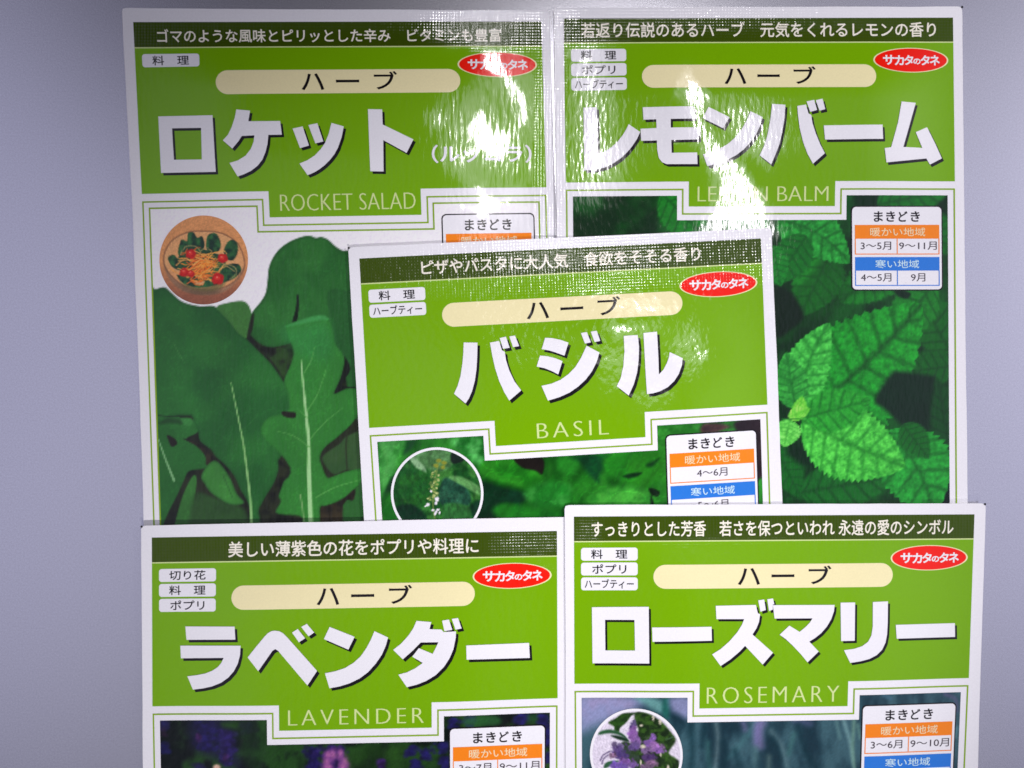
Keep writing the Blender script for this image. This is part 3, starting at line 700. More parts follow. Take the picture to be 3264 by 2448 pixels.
def balm_picture(q):
    R = view(2400, 580, 2.765); Z = view(2400, 1100, 2.765)
    f = fbm(q.X / 90, q.Y / 90, 11)
    q.c[:] = lerp(np.array((6, 34, 20.)), np.array((14, 66, 30.)), sst(.35, .7, f)[:, None])
    dk = (6, 44, 18)
    def lf(v, b_, t_, hw, d, l_, **k_): q.leaf(v([b_])[0], v([t_])[0], hw / 2.765, d, l_, **k_)
    # soft leaves behind
    lf(R, (1100, 200), (1750, 60), 180, (8, 60, 26), (22, 104, 40), soft=8, ser=.05, crinkle=.25)
    lf(R, (1500, 260), (1760, 640), 160, (8, 58, 26), (20, 96, 38), soft=8, ser=.05, crinkle=.25)
    lf(R, (1750, 1500), (1420, 900), 210, (8, 54, 22), (20, 88, 34), soft=8, ser=.05, crinkle=.2)
    lf(Z, (1800, 180), (1260, 250), 160, (8, 54, 24), (18, 84, 34), soft=8, ser=.06, crinkle=.2)
    lf(Z, (1760, 1000), (1640, 300), 130, (8, 44, 24), (12, 62, 30), soft=12, ser=.03, crinkle=.15)
    lf(Z, (200, 900), (430, 1350), 150, (10, 58, 28), (18, 84, 36), soft=10, ser=.03, crinkle=.2)
    lf(Z, (430, 1300), (1300, 1150), 220, (10, 54, 26), (24, 92, 42), soft=10, ser=.04, crinkle=.25, seed=21)
    for k_, (b_, t_, hw) in enumerate((((-800, 100), (-380, 520), 190), ((-300, 60), (60, 460), 200), ((120, 250), (-200, 520), 170), ((900, 560), (1650, 980), 240), ((1600, 900), (1180, 1450), 200), ((700, 600), (420, 1180), 230), ((1300, 700), (760, 1050), 200))):
        lf(R, b_, t_, hw, (10, 62, 26), (34, 118, 48), soft=6, ser=.09, crinkle=.35, seed=80 + k_, nser=13)
    q.shape(R([(440, 900), (640, 660), (860, 720), (880, 920), (1240, 950), (900, 1000), (620, 1250), (420, 1300), (330, 1400), (200, 1380), (200, 1000)]), (12, 62, 26), rgb2=(8, 42, 20), soft=14, scale=70, alpha=.55)
    q.shape(R([(180, 960), (330, 960), (450, 1150), (420, 1240), (340, 1300), (200, 1360)]), (10, 24, 20), soft=10)
    lf(R, (230, 330), (860, 715), 215, (10, 70, 30), (58, 152, 82), nser=16, seed=8, bend=-.10, crinkle=.6)
    lf(R, (480, 470), (190, 900), 170, (6, 60, 26), (22, 104, 44), nser=12, soft=4, seed=7, crinkle=.3)
    lf(R, (180, 560), (250, 920), 110, (10, 70, 32), (34, 120, 56), nser=9, soft=4, seed=6, crinkle=.3)
    # the large leaf
    lf(Z, (430, 640), (1500, -370), 520, (8, 66, 24), (40, 148, 60), nser=19, nv=8, seed=14, bend=.03, crinkle=.5, pw=.58, k=.8, mid=(6, 50, 20))
    q.shape(R([(1250, 960), (1320, 950), (1400, 980), (1370, 1025), (1300, 1010)]), (6, 28, 18), soft=5)
    # narrow upright leaf
    lf(Z, (400, 560), (680, -200), 205, (24, 92, 40), (98, 176, 100), nser=16, nv=8, seed=31, bend=-.06, crinkle=.7, mid=(20, 84, 36))
    lf(Z, (380, 560), (300, 60), 150, (20, 80, 38), (70, 146, 80), nser=12, nv=8, seed=33, crinkle=.7)
    # black gap
    q.shape(Z([(1080, 480), (1220, 260), (1300, 230), (1520, 260), (1620, 290), (1580, 450), (1560, 640), (1530, 800), (1480, 860), (1310, 700), (1160, 560)]), (6, 30, 22), soft=12)
    q.shape(Z([(300, 930), (480, 880), (700, 960), (900, 1010), (760, 1060), (600, 1080), (440, 1060)]), (5, 30, 20), soft=14)
    q.shape(Z([(1640, 1060), (1760, 1020), (1770, 1400), (1650, 1400), (1700, 1250)]), (4, 20, 24), soft=10)
    # lower right leaf
    lf(Z, (1180, 760), (1600, 1520), 330, (10, 68, 28), (48, 148, 72), nser=15, nv=6, seed=41, crinkle=.5, bend=-.10, pw=.8)
    lf(Z, (1330, 700), (1560, 1000), 130, (8, 56, 24), (18, 92, 36), soft=7, ser=.04, seed=3, crinkle=.25)
    # bright front leaf
    lf(Z, (440, 660), (1350, 1075), 335, (24, 96, 36), (112, 186, 100), nser=20, nv=8, seed=52, bend=.02, crinkle=.7, pw=.80, k=.75, mid=(24, 92, 34), cell=10)
    lf(Z, (470, 640), (1050, 480), 190, (16, 84, 32), (60, 150, 66), nser=12, nv=6, seed=53, crinkle=.5, ser=.06, soft=8)
    lf(Z, (330, 660), (280, 900), 120, (60, 122, 58), (142, 190, 116), nser=10, seed=61, crinkle=.8)
    lf(Z, (400, 660), (440, 450), 70, (84, 140, 50), (156, 196, 92), nser=7, seed=62, crinkle=.7)
    lf(Z, (320, 640), (510, 560), 62, (90, 144, 56), (160, 200, 100), nser=7, seed=63, crinkle=.7)
    q.line(Z([(260, 655), (400, 650), (560, 625)]), (34, 96, 44), 5, 3, alpha=.8)
    q.tone((.82, 1.18, .78)); q.grain(.07, 3.0)
def basil_picture(q):
    t = view(1120, 1200, 3.16); u = view(1800, 1200, 3.16)
    f = fbm(q.X / 70, q.Y / 130, 17)
    q.c[:] = lerp(np.array((20, 92, 26.)), np.array((60, 150, 56.)), sst(.3, .72, f)[:, None])
    s = q.shape
    s(t([(260, 640), (520, 640), (480, 800), (420, 1000), (330, 1200), (260, 1200)]), (64, 150, 74), rgb2=(104, 182, 116), soft=16, scale=30)
    s(t([(560, 640), (660, 640), (600, 740), (520, 790), (540, 700)]), (16, 76, 40), soft=10)
    s(t([(410, 1010), (440, 1020), (400, 1180), (320, 1260), (340, 1140)]), (10, 58, 30), soft=7)
    s(t([(290, 1240), (420, 1180), (430, 1320), (480, 1460), (480, 1700), (290, 1700)]), (60, 152, 60), rgb2=(30, 110, 40), soft=12, scale=26)
    s(t([(1000, 640), (1320, 610), (1340, 900), (1200, 860), (1080, 760)]), (30, 124, 50), rgb2=(110, 186, 130), soft=14, scale=36)
    s(t([(1330, 860), (1660, 850), (1930, 990), (1900, 1160), (1700, 1120), (1330, 1000)]), (36, 132, 36), rgb2=(58, 152, 48), soft=10, scale=50)
    s(t([(1640, 820), (1920, 820), (1925, 985), (1850, 950), (1720, 920)]), (24, 20, 18), soft=4)
    s(t([(1300, 1060), (1540, 1120), (1780, 1190), (1700, 1290), (1540, 1280), (1430, 1330), (1300, 1300), (1280, 1200)]), (14, 66, 56), rgb2=(10, 48, 36), soft=10, scale=40)
    s(t([(1290, 1250), (1440, 1300), (1540, 1420), (1500, 1700), (1250, 1700)]), (10, 44, 34), soft=12)
    s(t([(1420, 1340), (1560, 1290), (1900, 1330), (2150, 1400), (2150, 1700), (1600, 1700), (1480, 1440)]), (44, 146, 50), rgb2=(26, 112, 40), soft=14, scale=50)
    s(t([(1740, 1180), (1960, 1060), (2200, 1100), (2150, 1300), (1900, 1320)]), (40, 140, 56), rgb2=(84, 172, 96), soft=16, scale=40)
    s(u([(-60, 820), (120, 810), (160, 900), (60, 1000), (-60, 940)]), (48, 146, 54), soft=14)
    s(u([(60, 800), (440, 780), (420, 880), (350, 1000), (340, 1070), (220, 960), (150, 860)]), (12, 72, 50), rgb2=(20, 96, 48), soft=12, scale=40)
    s(u([(440, 800), (960, 760), (980, 1010), (860, 1120), (560, 1060), (420, 960)]), (54, 146, 44), rgb2=(38, 126, 40), soft=14, scale=60)
    s(u([(590, 1005), (680, 975), (780, 970), (730, 1010), (640, 1028)]), (8, 46, 24), soft=5)
    s(u([(820, 890), (900, 850), (960, 820), (900, 900), (850, 915)]), (16, 70, 34), soft=7)
    s(u([(300, 1180), (560, 1110), (820, 1160), (880, 1300), (300, 1320)]), (62, 158, 66), rgb2=(92, 182, 84), soft=16, scale=30)
    s(u([(850, 1125), (955, 1155), (945, 1210), (880, 1200)]), (14, 34, 20), soft=3); s(u([(870, 1195), (900, 1260), (905, 1320), (870, 1320)]), (14, 40, 22), soft=3)
    for k_ in range(14): q.line(u([(300 + 60 * k_, 1330), (360 + 60 * k_, 1240), (430 + 65 * k_, 1190)]), (112, 196, 104), 2, 1, soft=3, alpha=.25)
    s(u([(960, 490), (1380, 480), (1350, 590), (1010, 640), (960, 760)]), (44, 128, 48), rgb2=(74, 158, 74), soft=10, scale=40)
    s(u([(1390, 480), (1560, 470), (1700, 520), (1560, 560), (1380, 570)]), (82, 52, 50), rgb2=(50, 36, 36), soft=8, scale=30)
    s(u([(1560, 560), (1700, 510), (1760, 580), (1560, 610)]), (52, 130, 52), soft=8)
    s(u([(1720, 460), (2020, 440), (2040, 1080), (1940, 1080), (1900, 600), (1760, 570)]), (44, 30, 32), rgb2=(30, 20, 24), soft=8)
    s(u([(1940, 1090), (2040, 1060), (2060, 1500), (1940, 1500)]), (58, 150, 60), soft=7)
    fo = fbm((q.X * .8 + q.Y * .6) / 22, (q.Y * .8 - q.X * .6) / 90, 71, 3); vv = np.abs(fbm(q.X / 46, q.Y / 30, 72, 2) - .5)
    q.c *= (1 + .40 * (fo - .5) + .16 * (1 - sst(0, .04, vv)))[:, None]
    q.line(t([(300, 700), (360, 850), (330, 1050)]), (150, 205, 150), 6, 3, soft=7, alpha=.4)
    q.tone((.62, .80, .55)); q.grain(.06, 3.2)
def basil_flower(q):
    t = view(1120, 1200, 3.16)
    f = fbm(q.X / 26, q.Y / 26, 19)
    q.c[:] = lerp(np.array((18, 70, 26.)), np.array((52, 112, 44.)), sst(.3, .7, f)[:, None])
    s = q.shape
    s(t([(560, 800), (780, 740), (1000, 760), (1010, 900), (860, 960), (700, 900)]), (66, 112, 62), rgb2=(86, 132, 82), soft=6, scale=20)
    s(t([(590, 840), (640, 820), (740, 920), (750, 990), (680, 950)]), (124, 164, 120), soft=4)
    s(t([(480, 960), (640, 930), (780, 1000), (800, 1200), (700, 1330), (520, 1220)]), (30, 92, 30), rgb2=(20, 74, 28), soft=6, scale=30)
    s(t([(1010, 770), (1090, 800), (1130, 850), (1040, 880), (1000, 850)]), (20, 34, 28), soft=4)
    s(t([(900, 1080), (960, 1020), (1120, 1080), (1200, 1200), (1180, 1300), (1000, 1330), (880, 1260)]), (22, 62, 46), rgb2=(36, 84, 60), soft=6, scale=20)
    s(t([(980, 1020), (1100, 1010), (1300, 1120), (1290, 1200), (1150, 1120)]), (86, 142, 78), soft=5)
    s(t([(430, 1330), (600, 1290), (720, 1370), (760, 1480), (560, 1480)]), (10, 44, 26), soft=7)
    s(t([(1200, 1300), (1300, 1250), (1260, 1420), (1180, 1400)]), (12, 50, 30), soft=7)
    s(t([(930, 1290), (1150, 1300), (1200, 1420), (960, 1460)]), (40, 98, 44), soft=6)
    q.c *= (1 + .6 * (fbm(q.X / 9, q.Y / 14, 73, 3) - .5))[:, None]
    q.line(t([(880, 860), (850, 1000), (830, 1150), (820, 1300), (840, 1440)]), (104, 130, 62), 4, alpha=.9)
    rng = np.random.RandomState(2)
    for (x_, y_) in ((880, 850), (930, 870), (850, 900), (920, 915)): (a_, b_), = t([(x_, y_)]); q.blob(a_, b_, 8, 6, (128, 136, 46), soft=.5, rough=.4)
    for k_ in range(46):
        yy = 960 + k_ * 6.5; xx = 850 - (yy - 960) * .12 + rng.uniform(-46, 46); (a_, b_), = t([(xx, yy)])
        q.blob(a_, b_, rng.uniform(3, 6), rng.uniform(2.5, 4), [(142, 160, 84), (92, 124, 60), (174, 184, 120), (70, 100, 50)][k_ % 4], soft=.4)
    for (x_, y_, rx, ry) in ((860, 1240, 10, 12), (850, 1280, 9, 8), (768, 1295, 9, 9), (745, 1310, 5, 4), (820, 1350, 9, 5), (850, 1370, 7, 9), (885, 1380, 6, 8), (840, 1390, 5, 6), (870, 1345, 9, 5), (800, 1160, 5, 6)):
        (a_, b_), = t([(x_, y_)]); q.blob(a_, b_, rx * .62, ry * .62, (228, 220, 232), soft=.4, rough=.5, seed=int(x_))
    q.grain(.10, 2.5)
def lavender_picture(q):
    v = view(430, 2148, 5.53); w = view(830, 2148, 5.53); x = view(1400, 2148, 5.53)
    f = fbm(q.X / 60, q.Y / 60, 23)
    q.c[:] = lerp(np.array((4, 14, 12.)), np.array((30, 66, 24.)), sst(.35, .7, f)[:, None])
    rng = np.random.RandomState(8)
    def spike(vv, cx, y0, y1, wd, col, n=40, soft=.7):
        for k_ in range(n * 2):
            yy = rng.uniform(y0, y1); (a_, b_), = vv([(cx + rng.randn() * wd * .4, yy)]); r_ = rng.uniform(4, 10)
            cc = np.array(col, float) * rng.uniform(.45, 1.05) * (1.0, .95, .86)
            q.blob(a_, b_, r_, r_ * .8, cc, soft=soft, alpha=.6)
    q.shape(v([(980, 800), (1700, 800), (1800, 1300), (1850, 1659), (1400, 1500), (1000, 1300)]), (20, 22, 56), soft=22, alpha=.8)
    spike(v, 500, 850, 1000, 90, (34, 34, 96)); spike(v, 500, 1250, 1420, 80, (26, 28, 104)); spike(v, 480, 1000, 1120, 50, (50, 30, 70), 3)
    spike(v, 1250, 850, 1350, 260, (34, 30, 110), 80); spike(v, 1120, 1050, 1320, 60, (70, 36, 110), 4)
    spike(v, 1620, 1000, 1600, 160, (44, 34, 120), 70); spike(v, 1600, 1400, 1550, 60, (66, 40, 110), 4); spike(v, 1950, 850, 1050, 120, (34, 36, 96), 20)
    spike(v, 1150, 1600, 1700, 80, (40, 44, 110), 14); (a_, b_), = v([(1440, 1650)]); q.blob(a_, b_, 12, 9, (206, 170, 150), soft=.5)
    q.shape(v([(1750, 820), (2212, 830), (2212, 1659), (2000, 1659), (1850, 1200)]), (16, 42, 18), rgb2=(26, 60, 24), soft=20, alpha=.6)
    q.shape(v([(1540, 850), (1800, 850), (1780, 960), (1560, 940)]), (30, 70, 16), soft=12, alpha=.8)
    spike(w, 960, 1270, 1750, 170, (36, 30, 118), 60); spike(w, 1300, 1260, 1700, 260, (52, 36, 128), 60)
    for (x_, y_, rx, ry) in ((1270, 1420, 16, 22), (1190, 1430, 14, 16), (1410, 1400, 11, 20), (1170, 1560, 14, 18), (1490, 1560, 16, 22), (1190, 1640, 18, 14), (1450, 1640, 14, 16)):
        (a_, b_), = w([(x_, y_)]); q.blob(a_, b_, rx, ry, (124, 66, 132), soft=.6, rough=.4, alpha=.85); q.blob(a_ + 2, b_ - 3, rx * .5, ry * .5, (186, 112, 160), soft=.8, alpha=.6)
    q.shape(w([(1600, 1300), (2212, 1250), (2600, 1300), (2500, 1700), (1700, 1700)]), (22, 50, 16), rgb2=(34, 70, 22), soft=20, alpha=.7)
    spike(w, 2140, 1500, 1650, 60, (56, 34, 110), 12)
    for cx, yy in ((260, 880), (330, 1300), (60, 1300), (120, 1550), (560, 830), (1440, 800), (1820, 830), (1930, 1200), (1940, 1500), (-200, 1400), (-500, 1350), (-420, 1600), (1900, 1000)):
        spike(x, cx, yy - 90, yy + 90, 130, (36, 34, 120), 18)
    q.shape(x([(480, 760), (1000, 740), (1050, 900), (500, 910)]), (36, 92, 44), soft=12, alpha=.75)
    q.shape(x([(1560, 740), (1720, 720), (1720, 850), (1580, 850)]), (36, 92, 44), soft=10, alpha=.6)
    q.grain(.10, 3.0)
def rosemary_picture(q):
    v = view(1800, 2148, 5.53); w = view(2200, 2148, 5.53)
    f = fbm(q.X / 60, q.Y / 140, 29)
    q.c[:] = lerp(np.array((18, 46, 58.)), np.array((56, 90, 100.)), sst(.3, .72, f)[:, None])
    q.shape(v([(280, 400), (1350, 400), (1300, 600), (900, 800), (500, 950), (280, 1000)]), (150, 144, 184), rgb2=(128, 134, 172), soft=30)
    q.shape(v([(1250, 420), (1560, 420), (1750, 520), (1700, 680), (1450, 560)]), (92, 142, 140), soft=14)
    q.shape(v([(1740, 420), (1850, 420), (1830, 760), (1720, 700)]), (30, 92, 84), soft=10)
    q.shape(v([(1860, 420), (2200, 420), (2160, 760), (2000, 700), (1880, 620)]), (128, 134, 172), soft=16)
    rng = np.random.RandomState(6)
    for pts, c_, wd in (([(450, 850), (480, 1100), (470, 1300), (430, 1659)], (140, 160, 160), 12), ([(1150, 850), (900, 1200), (650, 1480)], (66, 116, 120), 12), ([(1250, 850), (1200, 1000), (1230, 1250)], (136, 118, 170), 40),
                        ([(1180, 900), (1150, 1200)], (120, 110, 165), 26), ([(1420, 1000), (1600, 1250), (1700, 1659)], (112, 142, 146), 16), ([(930, 850), (960, 960)], (140, 124, 176), 18), ([(1850, 800), (2100, 860)], (96, 96, 140), 24),
                        ([(1150, 1300), (1130, 1659)], (84, 120, 122), 12), ([(1820, 1050), (1720, 1400)], (58, 110, 104), 14), ([(300, 1200), (330, 1659)], (54, 106, 100), 14), ([(1380, 1450), (1370, 1659)], (110, 130, 120), 12)):
        q.line(w(pts), c_, wd * .8, wd * .6, soft=16, alpha=.6)
    for pts in ([(0, 900), (30, 1300), (10, 1659)], [(560, 1200), (620, 1400), (560, 1659)], [(1900, 900), (2000, 1300), (2212, 1659)], [(780, 1350), (860, 1600)], [(1450, 1150), (1560, 1500)], [(250, 950), (200, 1250)]):
        q.line(w(pts), (10, 44, 54), 16, soft=14, alpha=.7)
    z = view(2664, 1998, 3.687)
    for pts, c_ in (([(80, 1080), (160, 1350), (200, 1659)], (120, 160, 160)), ([(210, 1060), (190, 1400), (210, 1640)], (110, 150, 130)), ([(250, 1150), (280, 1300)], (90, 130, 120)), ([(560, 800), (640, 840)], (70, 110, 130)), ([(1300, 800), (1420, 860), (1440, 1000)], (92, 84, 120)), ([(1430, 1200), (1420, 1300)], (90, 140, 150)), ([(0, 1110), (40, 1300)], (90, 130, 130))):
        q.line(z(pts), c_, 12, 8, soft=8, alpha=.7)
    q.grain(.07, 3.0)
def rosemary_flower(q):
    v = view(1800, 2148, 5.53); rng = np.random.RandomState(3)
    q.c[:] = (214, 206, 222)
    g = (26, 46, 22); s = q.shape
    s(v([(1250, 680), (1480, 700), (1720, 850), (1900, 1060), (1950, 1180), (1830, 1380), (1960, 1480), (2010, 1560), (1950, 1900), (1300, 1900), (1200, 1500), (1180, 1150), (1300, 1000), (1240, 860)]), g, rgb2=(44, 74, 26), soft=4, scale=12, vary=.3)
    s(v([(770, 870), (900, 790), (1040, 700), (1280, 690), (1180, 740), (1090, 860), (980, 960), (960, 1030), (880, 1000), (870, 940)]), (40, 78, 24), rgb2=(24, 48, 20), soft=3, scale=14)
    s(v([(600, 1090), (640, 1020), (800, 990), (960, 1030), (1060, 1090), (1120, 1180), (1000, 1100), (800, 1060)]), (38, 82, 50), soft=3)
    s(v([(820, 1090), (960, 1100), (1100, 1150), (1130, 1200), (960, 1170), (840, 1120)]), (20, 48, 30), soft=3)
    s(v([(690, 1640), (760, 1560), (960, 1540), (860, 1600), (720, 1680)]), (40, 84, 54), soft=3)
    s(v([(1000, 1220), (1130, 1210), (1300, 1360), (1300, 1700), (1050, 1560), (960, 1400)]), (54, 70, 60), rgb2=(36, 56, 30), soft=4, scale=12, vary=.3)
    for (x_, y_, rx, ry, c_) in ((1220, 890, 9, 14, (86, 74, 120)), (1200, 970, 12, 16, (74, 56, 110)), (1210, 1080, 14, 26, (130, 84, 158)), (1280, 1180, 12, 22, (136, 96, 168)), (1230, 1290, 18, 16, (92, 70, 130)), (1480, 1220, 16, 20, (110, 74, 146)), (1560, 1120, 10, 14, (120, 84, 156)), (1600, 1290, 26, 18, (148, 102, 168)), (1660, 1350, 16, 12, (126, 84, 158)), (1440, 1340, 18, 14, (120, 92, 140)), (880, 1270, 8, 14, (96, 80, 120)), (980, 1280, 12, 12, (110, 96, 140)), (920, 1360, 18, 16, (84, 60, 124)), (1000, 1440, 22, 18, (70, 52, 112)), (850, 1450, 14, 10, (120, 90, 120)), (1080, 1560, 24, 14, (118, 78, 150)), (960, 1630, 34, 12, (104, 76, 160)), (1200, 1600, 16, 12, (116, 82, 154)), (1480, 1480, 22, 16, (70, 44, 100)), (1540, 1570, 18, 12, (130, 94, 130)), (1440, 1640, 20, 10, (104, 80, 110))):
        (a_, b_), = v([(x_, y_)]); q.blob(a_, b_, rx * .95, ry * .9, np.array(c_) * .84 + 18, soft=.35, rough=.6, seed=int(x_))
        for j_ in range(5): q.blob(a_ + rng.randn() * rx * .5, b_ + rng.randn() * ry * .5, rx * .3, ry * .22, np.array(c_) * rng.uniform(.6, 1.35), soft=.5, ang=rng.uniform(0, 3), alpha=.8)
    for (x_, y_, rx, ry) in ((1350, 910, 5, 4), (1560, 780, 3, 9), (1680, 840, 4, 9), (1690, 1420, 3, 6), (1820, 1640, 4, 8), (1340, 1560, 3, 8), (1380, 1280, 8, 6)):
        (a_, b_), = v([(x_, y_)]); q.blob(a_, b_, rx, ry, (196, 190, 170), soft=.4)
    q.line(v([(790, 1380), (680, 1450), (630, 1540)]), (70, 52, 100), 4); q.line(v([(770, 1440), (690, 1510), (660, 1600)]), (84, 70, 110), 4)
    q.line(v([(1780, 1150), (1920, 1090)]), (60, 90, 60), 4)
    q.grain(.12, 2.5)

# ------------------------------------------------------------------ the tabletop
def tabletop():
    bm = bmesh.new(); bmesh.ops.create_grid(bm, x_segments=1, y_segments=1, size=0.9)
    me = bpy.data.meshes.new('tabletop'); bm.to_mesh(me); bm.free()
    o = bpy.data.objects.new('tabletop', me); COL.objects.link(o); o['kind'] = 'structure'
    m = bpy.data.materials.new('grey_laminate'); m.use_nodes = True; nt = m.node_tree; b = nt.nodes['Principled BSDF']
    t = nt.nodes.new('ShaderNodeTexCoord'); n = nt.nodes.new('ShaderNodeTexNoise'); n.inputs['Scale'].default_value = 2400; n.inputs['Detail'].default_value = 4
    nt.links.new(t.outputs['Object'], n.inputs['Vector'])
    r = nt.nodes.new('ShaderNodeValToRGB'); nt.links.new(n.outputs[0], r.inputs['Fac'])
    r.color_ramp.elements[0].position = .3; r.color_ramp.elements[0].color = (0.58, 0.58, 0.635, 1)
    r.color_ramp.elements[1].position = .7; r.color_ramp.elements[1].color = (0.66, 0.66, 0.715, 1)
    nt.links.new(r.outputs[0], b.inputs['Base Color'])
    bp = nt.nodes.new('ShaderNodeBump'); bp.inputs['Distance'].default_value = 4e-6; nt.links.new(n.outputs[0], bp.inputs['Height']); nt.links.new(bp.outputs[0], b.inputs['Normal'])
    b.inputs['Metallic'].default_value = 0.8; b.inputs['Roughness'].default_value = 0.18
    me.materials.append(m)
tabletop()

# ------------------------------------------------------------------ how each pouch bulges, in mm (x, y from its top left corner in layout units, w its width)
def edges(x, y, w, l, r, t, e=60):
    return sst(e * .5, l, x) * sst(e * .5, r, w - x) * sst(e, t, y)
def h1(x, y, w): return 0.3 + edges(x, y, w, 420, 300, 260) * lerp(1.5, .25, sst(450, 740, y))
def h2(x, y, w): return 0.3 + edges(x, y, w, 420, 320, 300) * lerp(1.7, .2, sst(420, 690, y))
def h3(x, y, w): return 0.3 + edges(x, y, w, 480, 300, 420) * lerp(1.6, .0, sst(520, 840, y))
def h4(x, y, w): return 0.3 + edges(x, y, w, 420, 420, 300) * 1.5
def h5(x, y, w): return 0.3 + edges(x, y, w, 420, 420, 300) * 1.5

M = view(1300, 0, 1.7015); G_ = view(1730, 700, 2.765); I_ = view(1030, 1640, 2.765); J_ = view(1780, 1590, 2.765)  # tracing views for the glare patches bent into the film's normals
GLARE['rocket'] = [
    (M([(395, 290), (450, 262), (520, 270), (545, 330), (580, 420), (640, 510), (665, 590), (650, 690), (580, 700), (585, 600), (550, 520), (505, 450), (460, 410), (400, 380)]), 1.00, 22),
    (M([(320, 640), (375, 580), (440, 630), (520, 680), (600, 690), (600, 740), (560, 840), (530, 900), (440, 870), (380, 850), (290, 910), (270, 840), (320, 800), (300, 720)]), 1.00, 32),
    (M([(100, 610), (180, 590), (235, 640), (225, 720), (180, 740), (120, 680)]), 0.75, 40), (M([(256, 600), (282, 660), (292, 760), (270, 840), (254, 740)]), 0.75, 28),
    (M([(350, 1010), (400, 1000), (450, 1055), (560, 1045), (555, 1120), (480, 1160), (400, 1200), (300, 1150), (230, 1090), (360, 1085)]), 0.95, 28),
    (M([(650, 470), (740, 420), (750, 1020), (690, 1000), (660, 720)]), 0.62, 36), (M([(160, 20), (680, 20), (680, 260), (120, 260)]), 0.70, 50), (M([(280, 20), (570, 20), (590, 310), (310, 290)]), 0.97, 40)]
GLARE['balm'] = [
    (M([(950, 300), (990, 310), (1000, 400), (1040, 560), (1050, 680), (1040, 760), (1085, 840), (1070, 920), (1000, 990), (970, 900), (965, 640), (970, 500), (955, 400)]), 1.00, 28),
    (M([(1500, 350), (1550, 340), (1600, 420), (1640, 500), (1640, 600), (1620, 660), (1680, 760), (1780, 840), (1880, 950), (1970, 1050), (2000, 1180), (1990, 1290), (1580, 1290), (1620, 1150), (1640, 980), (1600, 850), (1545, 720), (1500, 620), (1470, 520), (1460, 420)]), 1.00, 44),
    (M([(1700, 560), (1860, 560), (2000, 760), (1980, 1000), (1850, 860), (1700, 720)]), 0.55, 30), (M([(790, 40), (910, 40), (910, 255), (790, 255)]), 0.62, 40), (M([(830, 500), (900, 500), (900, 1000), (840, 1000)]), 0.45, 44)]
GLARE['basil'] = [
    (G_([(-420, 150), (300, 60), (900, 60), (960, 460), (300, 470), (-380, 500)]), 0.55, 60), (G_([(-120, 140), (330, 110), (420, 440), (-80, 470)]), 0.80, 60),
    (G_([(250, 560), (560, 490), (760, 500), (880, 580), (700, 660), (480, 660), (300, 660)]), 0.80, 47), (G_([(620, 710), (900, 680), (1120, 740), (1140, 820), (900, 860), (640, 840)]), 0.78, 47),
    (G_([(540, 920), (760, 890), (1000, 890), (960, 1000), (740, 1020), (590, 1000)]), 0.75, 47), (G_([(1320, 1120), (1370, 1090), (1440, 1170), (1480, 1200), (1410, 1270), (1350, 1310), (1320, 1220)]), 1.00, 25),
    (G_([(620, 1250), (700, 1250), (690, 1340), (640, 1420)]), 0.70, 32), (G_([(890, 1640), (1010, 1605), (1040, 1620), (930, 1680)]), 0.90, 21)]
GLARE['lavender'] = [(I_([(1480, 140), (2070, 120), (2075, 400), (1560, 390)]), 0.62, 40), (I_([(1850, 400), (2075, 390), (2075, 580), (1960, 540)]), 0.85, 40)]
GLARE['rosemary'] = [(J_([(130, 150), (380, 150), (400, 440), (140, 440)]), 0.58, 40)]

r = math.radians
P1 = make_packet('rocket', 'seed packet printed with a salad bowl above large rocket leaves, at upper left', [(384, 22), (1752.6, 30), (1800, 2010), (462, 2010)], (10, 6),
    [(421, 67), (1725.5, 65), (448.7, 616.5), (1741.7, 595)], [(485, 1670), (1768, 1650)], 2.92, 0.0003, h1,
    dict(rot=0, scale=(1300, 300, 300), seed=3.1, amp=3.9e-5, band=128, side=52, grid=6e-6))
P2 = make_packet('balm', 'seed packet printed with toothed lemon balm leaves, at upper right', [(1766, 20), (3072, 17), (3095, 2010), (1800, 2010)], (-4, -2),
    [(1797.3, 55.4), (3041.8, 52.7), (1804, 580), (3048, 576)], [(1812, 1600), (3055, 1600)], 2.95, 0.00092, h2,
    dict(rot=r(24), scale=(1300, 420, 300), seed=8.4, amp=4.4e-5, band=125, side=46, grid=6e-6))
P3 = make_packet('basil', 'tilted seed packet with basil leaves and flower inset, lying across the two upper packets', [(1108, 787), (2462, 725), (2540, 2700), (1222, 2760)], (0, 0),
    [(1144, 823), (2428, 758.6), (1175.4, 1364.5), (2448.7, 1290)], [(1194.4, 1658), (2457.5, 1578)], 1.542, 0.00148, h3,
    dict(rot=r(-30), scale=(800, 620, 300), seed=5.7, amp=6e-5, band=175, side=44, grid=6e-6))
P4 = make_packet('lavender', 'seed packet with dark picture of purple lavender flowers, at lower left', [(446, 1677), (1812, 1649), (1822, 3640), (462, 3670)], (0, 0),
    [(480.6, 1715), (1775.7, 1694), (482.4, 2254.7), (1778, 2228.5)], [(486, 2448), (1777.5, 2420)], 1.358, 0.00183, h4,
    dict(rot=r(10), scale=(800, 400, 300), seed=1.3, amp=5e-5, band=118, side=44, grid=6e-6))
P5 = make_packet('rosemary', 'seed packet with blue-green rosemary picture, lying over the right edge of the lavender packet', [(1800.6, 1611), (3147, 1605), (3086, 3600), (1808, 3600)], (0, 0),
    [(1830, 1648), (3110.6, 1640.6), (1831.6, 2182.4), (3092.5, 2164)], [(1833.5, 2448), (3081, 2424)], 1.497, 0.0022, h5,
    dict(rot=r(-15), scale=(800, 400, 300), seed=6.6, amp=5e-5, band=122, side=44, grid=6e-6))

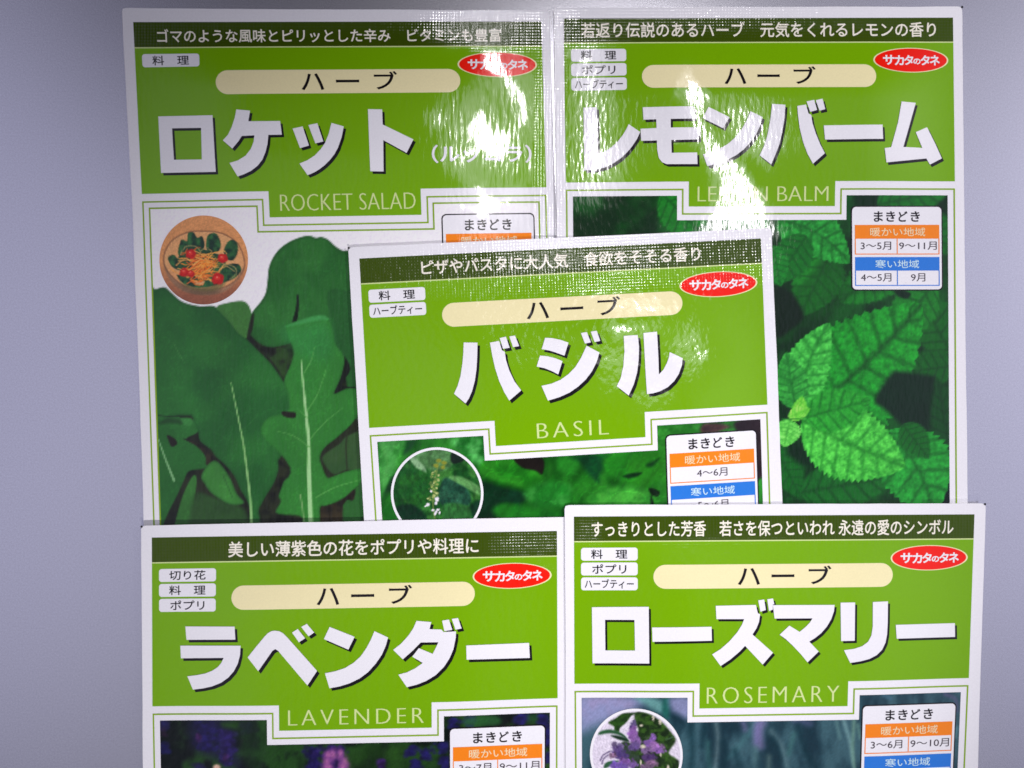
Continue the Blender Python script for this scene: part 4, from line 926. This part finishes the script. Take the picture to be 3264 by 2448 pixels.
COOK, POT, TEA, CUT = ('料　理', 1), ('ポプリ', 2), ('ハーブティー', 3), ('切り花', 1)
build(P1, 'ゴマのような風味とピリッとした辛み　ビタミンも豊富', (.0573, .043, .900, .122), [COOK], ROCKET, (7.5, 8),
      [('（ルッコラ）', (.722, .745, .965, .850))], 'ROCKET SALAD', (.343, 1.020, .676, 1.115), (('3～5月', '9～10月'), ('4～5月', '9月')), (.742, 1.155, .966, 1.655), 3.35)
build(P2, '若返り伝説のあるハーブ　元気をくれるレモンの香り', (.044, .026, .955, .118), [COOK, POT, TEA], LEMON, (7, 8),
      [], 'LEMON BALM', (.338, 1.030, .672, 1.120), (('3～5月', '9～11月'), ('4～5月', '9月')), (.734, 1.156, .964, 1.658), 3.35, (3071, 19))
build(P3, 'ピザやパスタに大人気　食欲をそそる香り', (.153, .030, .847, .116), [COOK, TEA], BASIL, (8, 9),
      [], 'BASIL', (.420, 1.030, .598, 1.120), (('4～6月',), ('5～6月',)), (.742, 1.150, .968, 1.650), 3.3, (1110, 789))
build(P4, '美しい薄紫色の花をポプリや料理に', (.189, .032, .806, .124), [CUT, COOK, POT], LAVENDER, (8, 8.5),
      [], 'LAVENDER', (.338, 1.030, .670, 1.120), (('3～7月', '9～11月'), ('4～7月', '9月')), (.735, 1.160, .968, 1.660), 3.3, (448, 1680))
build(P5, 'すっきりとした芳香　若さを保つといわれ 永遠の愛のシンボル', (.0445, .030, .948, .122), [COOK, POT, TEA], ROSEMARY, (7, 7.5),
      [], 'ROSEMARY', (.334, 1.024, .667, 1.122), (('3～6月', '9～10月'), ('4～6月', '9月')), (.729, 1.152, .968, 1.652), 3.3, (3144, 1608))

# pictures on the packets
picture(P1, rocket_picture, 2.97, 3.3)
picture(P2, balm_picture, 2.98, 3.3)
picture(P3, basil_picture, 1.72, 3.2)
picture(P4, lavender_picture, 1.48, 3.2)
picture(P5, rosemary_picture, 1.62, 3.2)
inset(P1, 647, 828, 142, salad_picture, False)
inset(P3, 1392.8, 1574, 141, basil_flower, True)
inset(P5, 2028, 2406, 140, rosemary_flower, True)
du, dv = .030, .083
V, F = frame_line(uvpts(P1, [(.018, 3.3), (.018, 1.085), (NU0 - du, 1.085), (NU0 - du, NV + dv), (NU1 + du, NV + dv), (NU1 + du, 1.085), (.981, 1.085), (.981, 3.3)]), 5)
sheet(P1, 'frame_line', V, F, 2, ink(P1, 'line'))
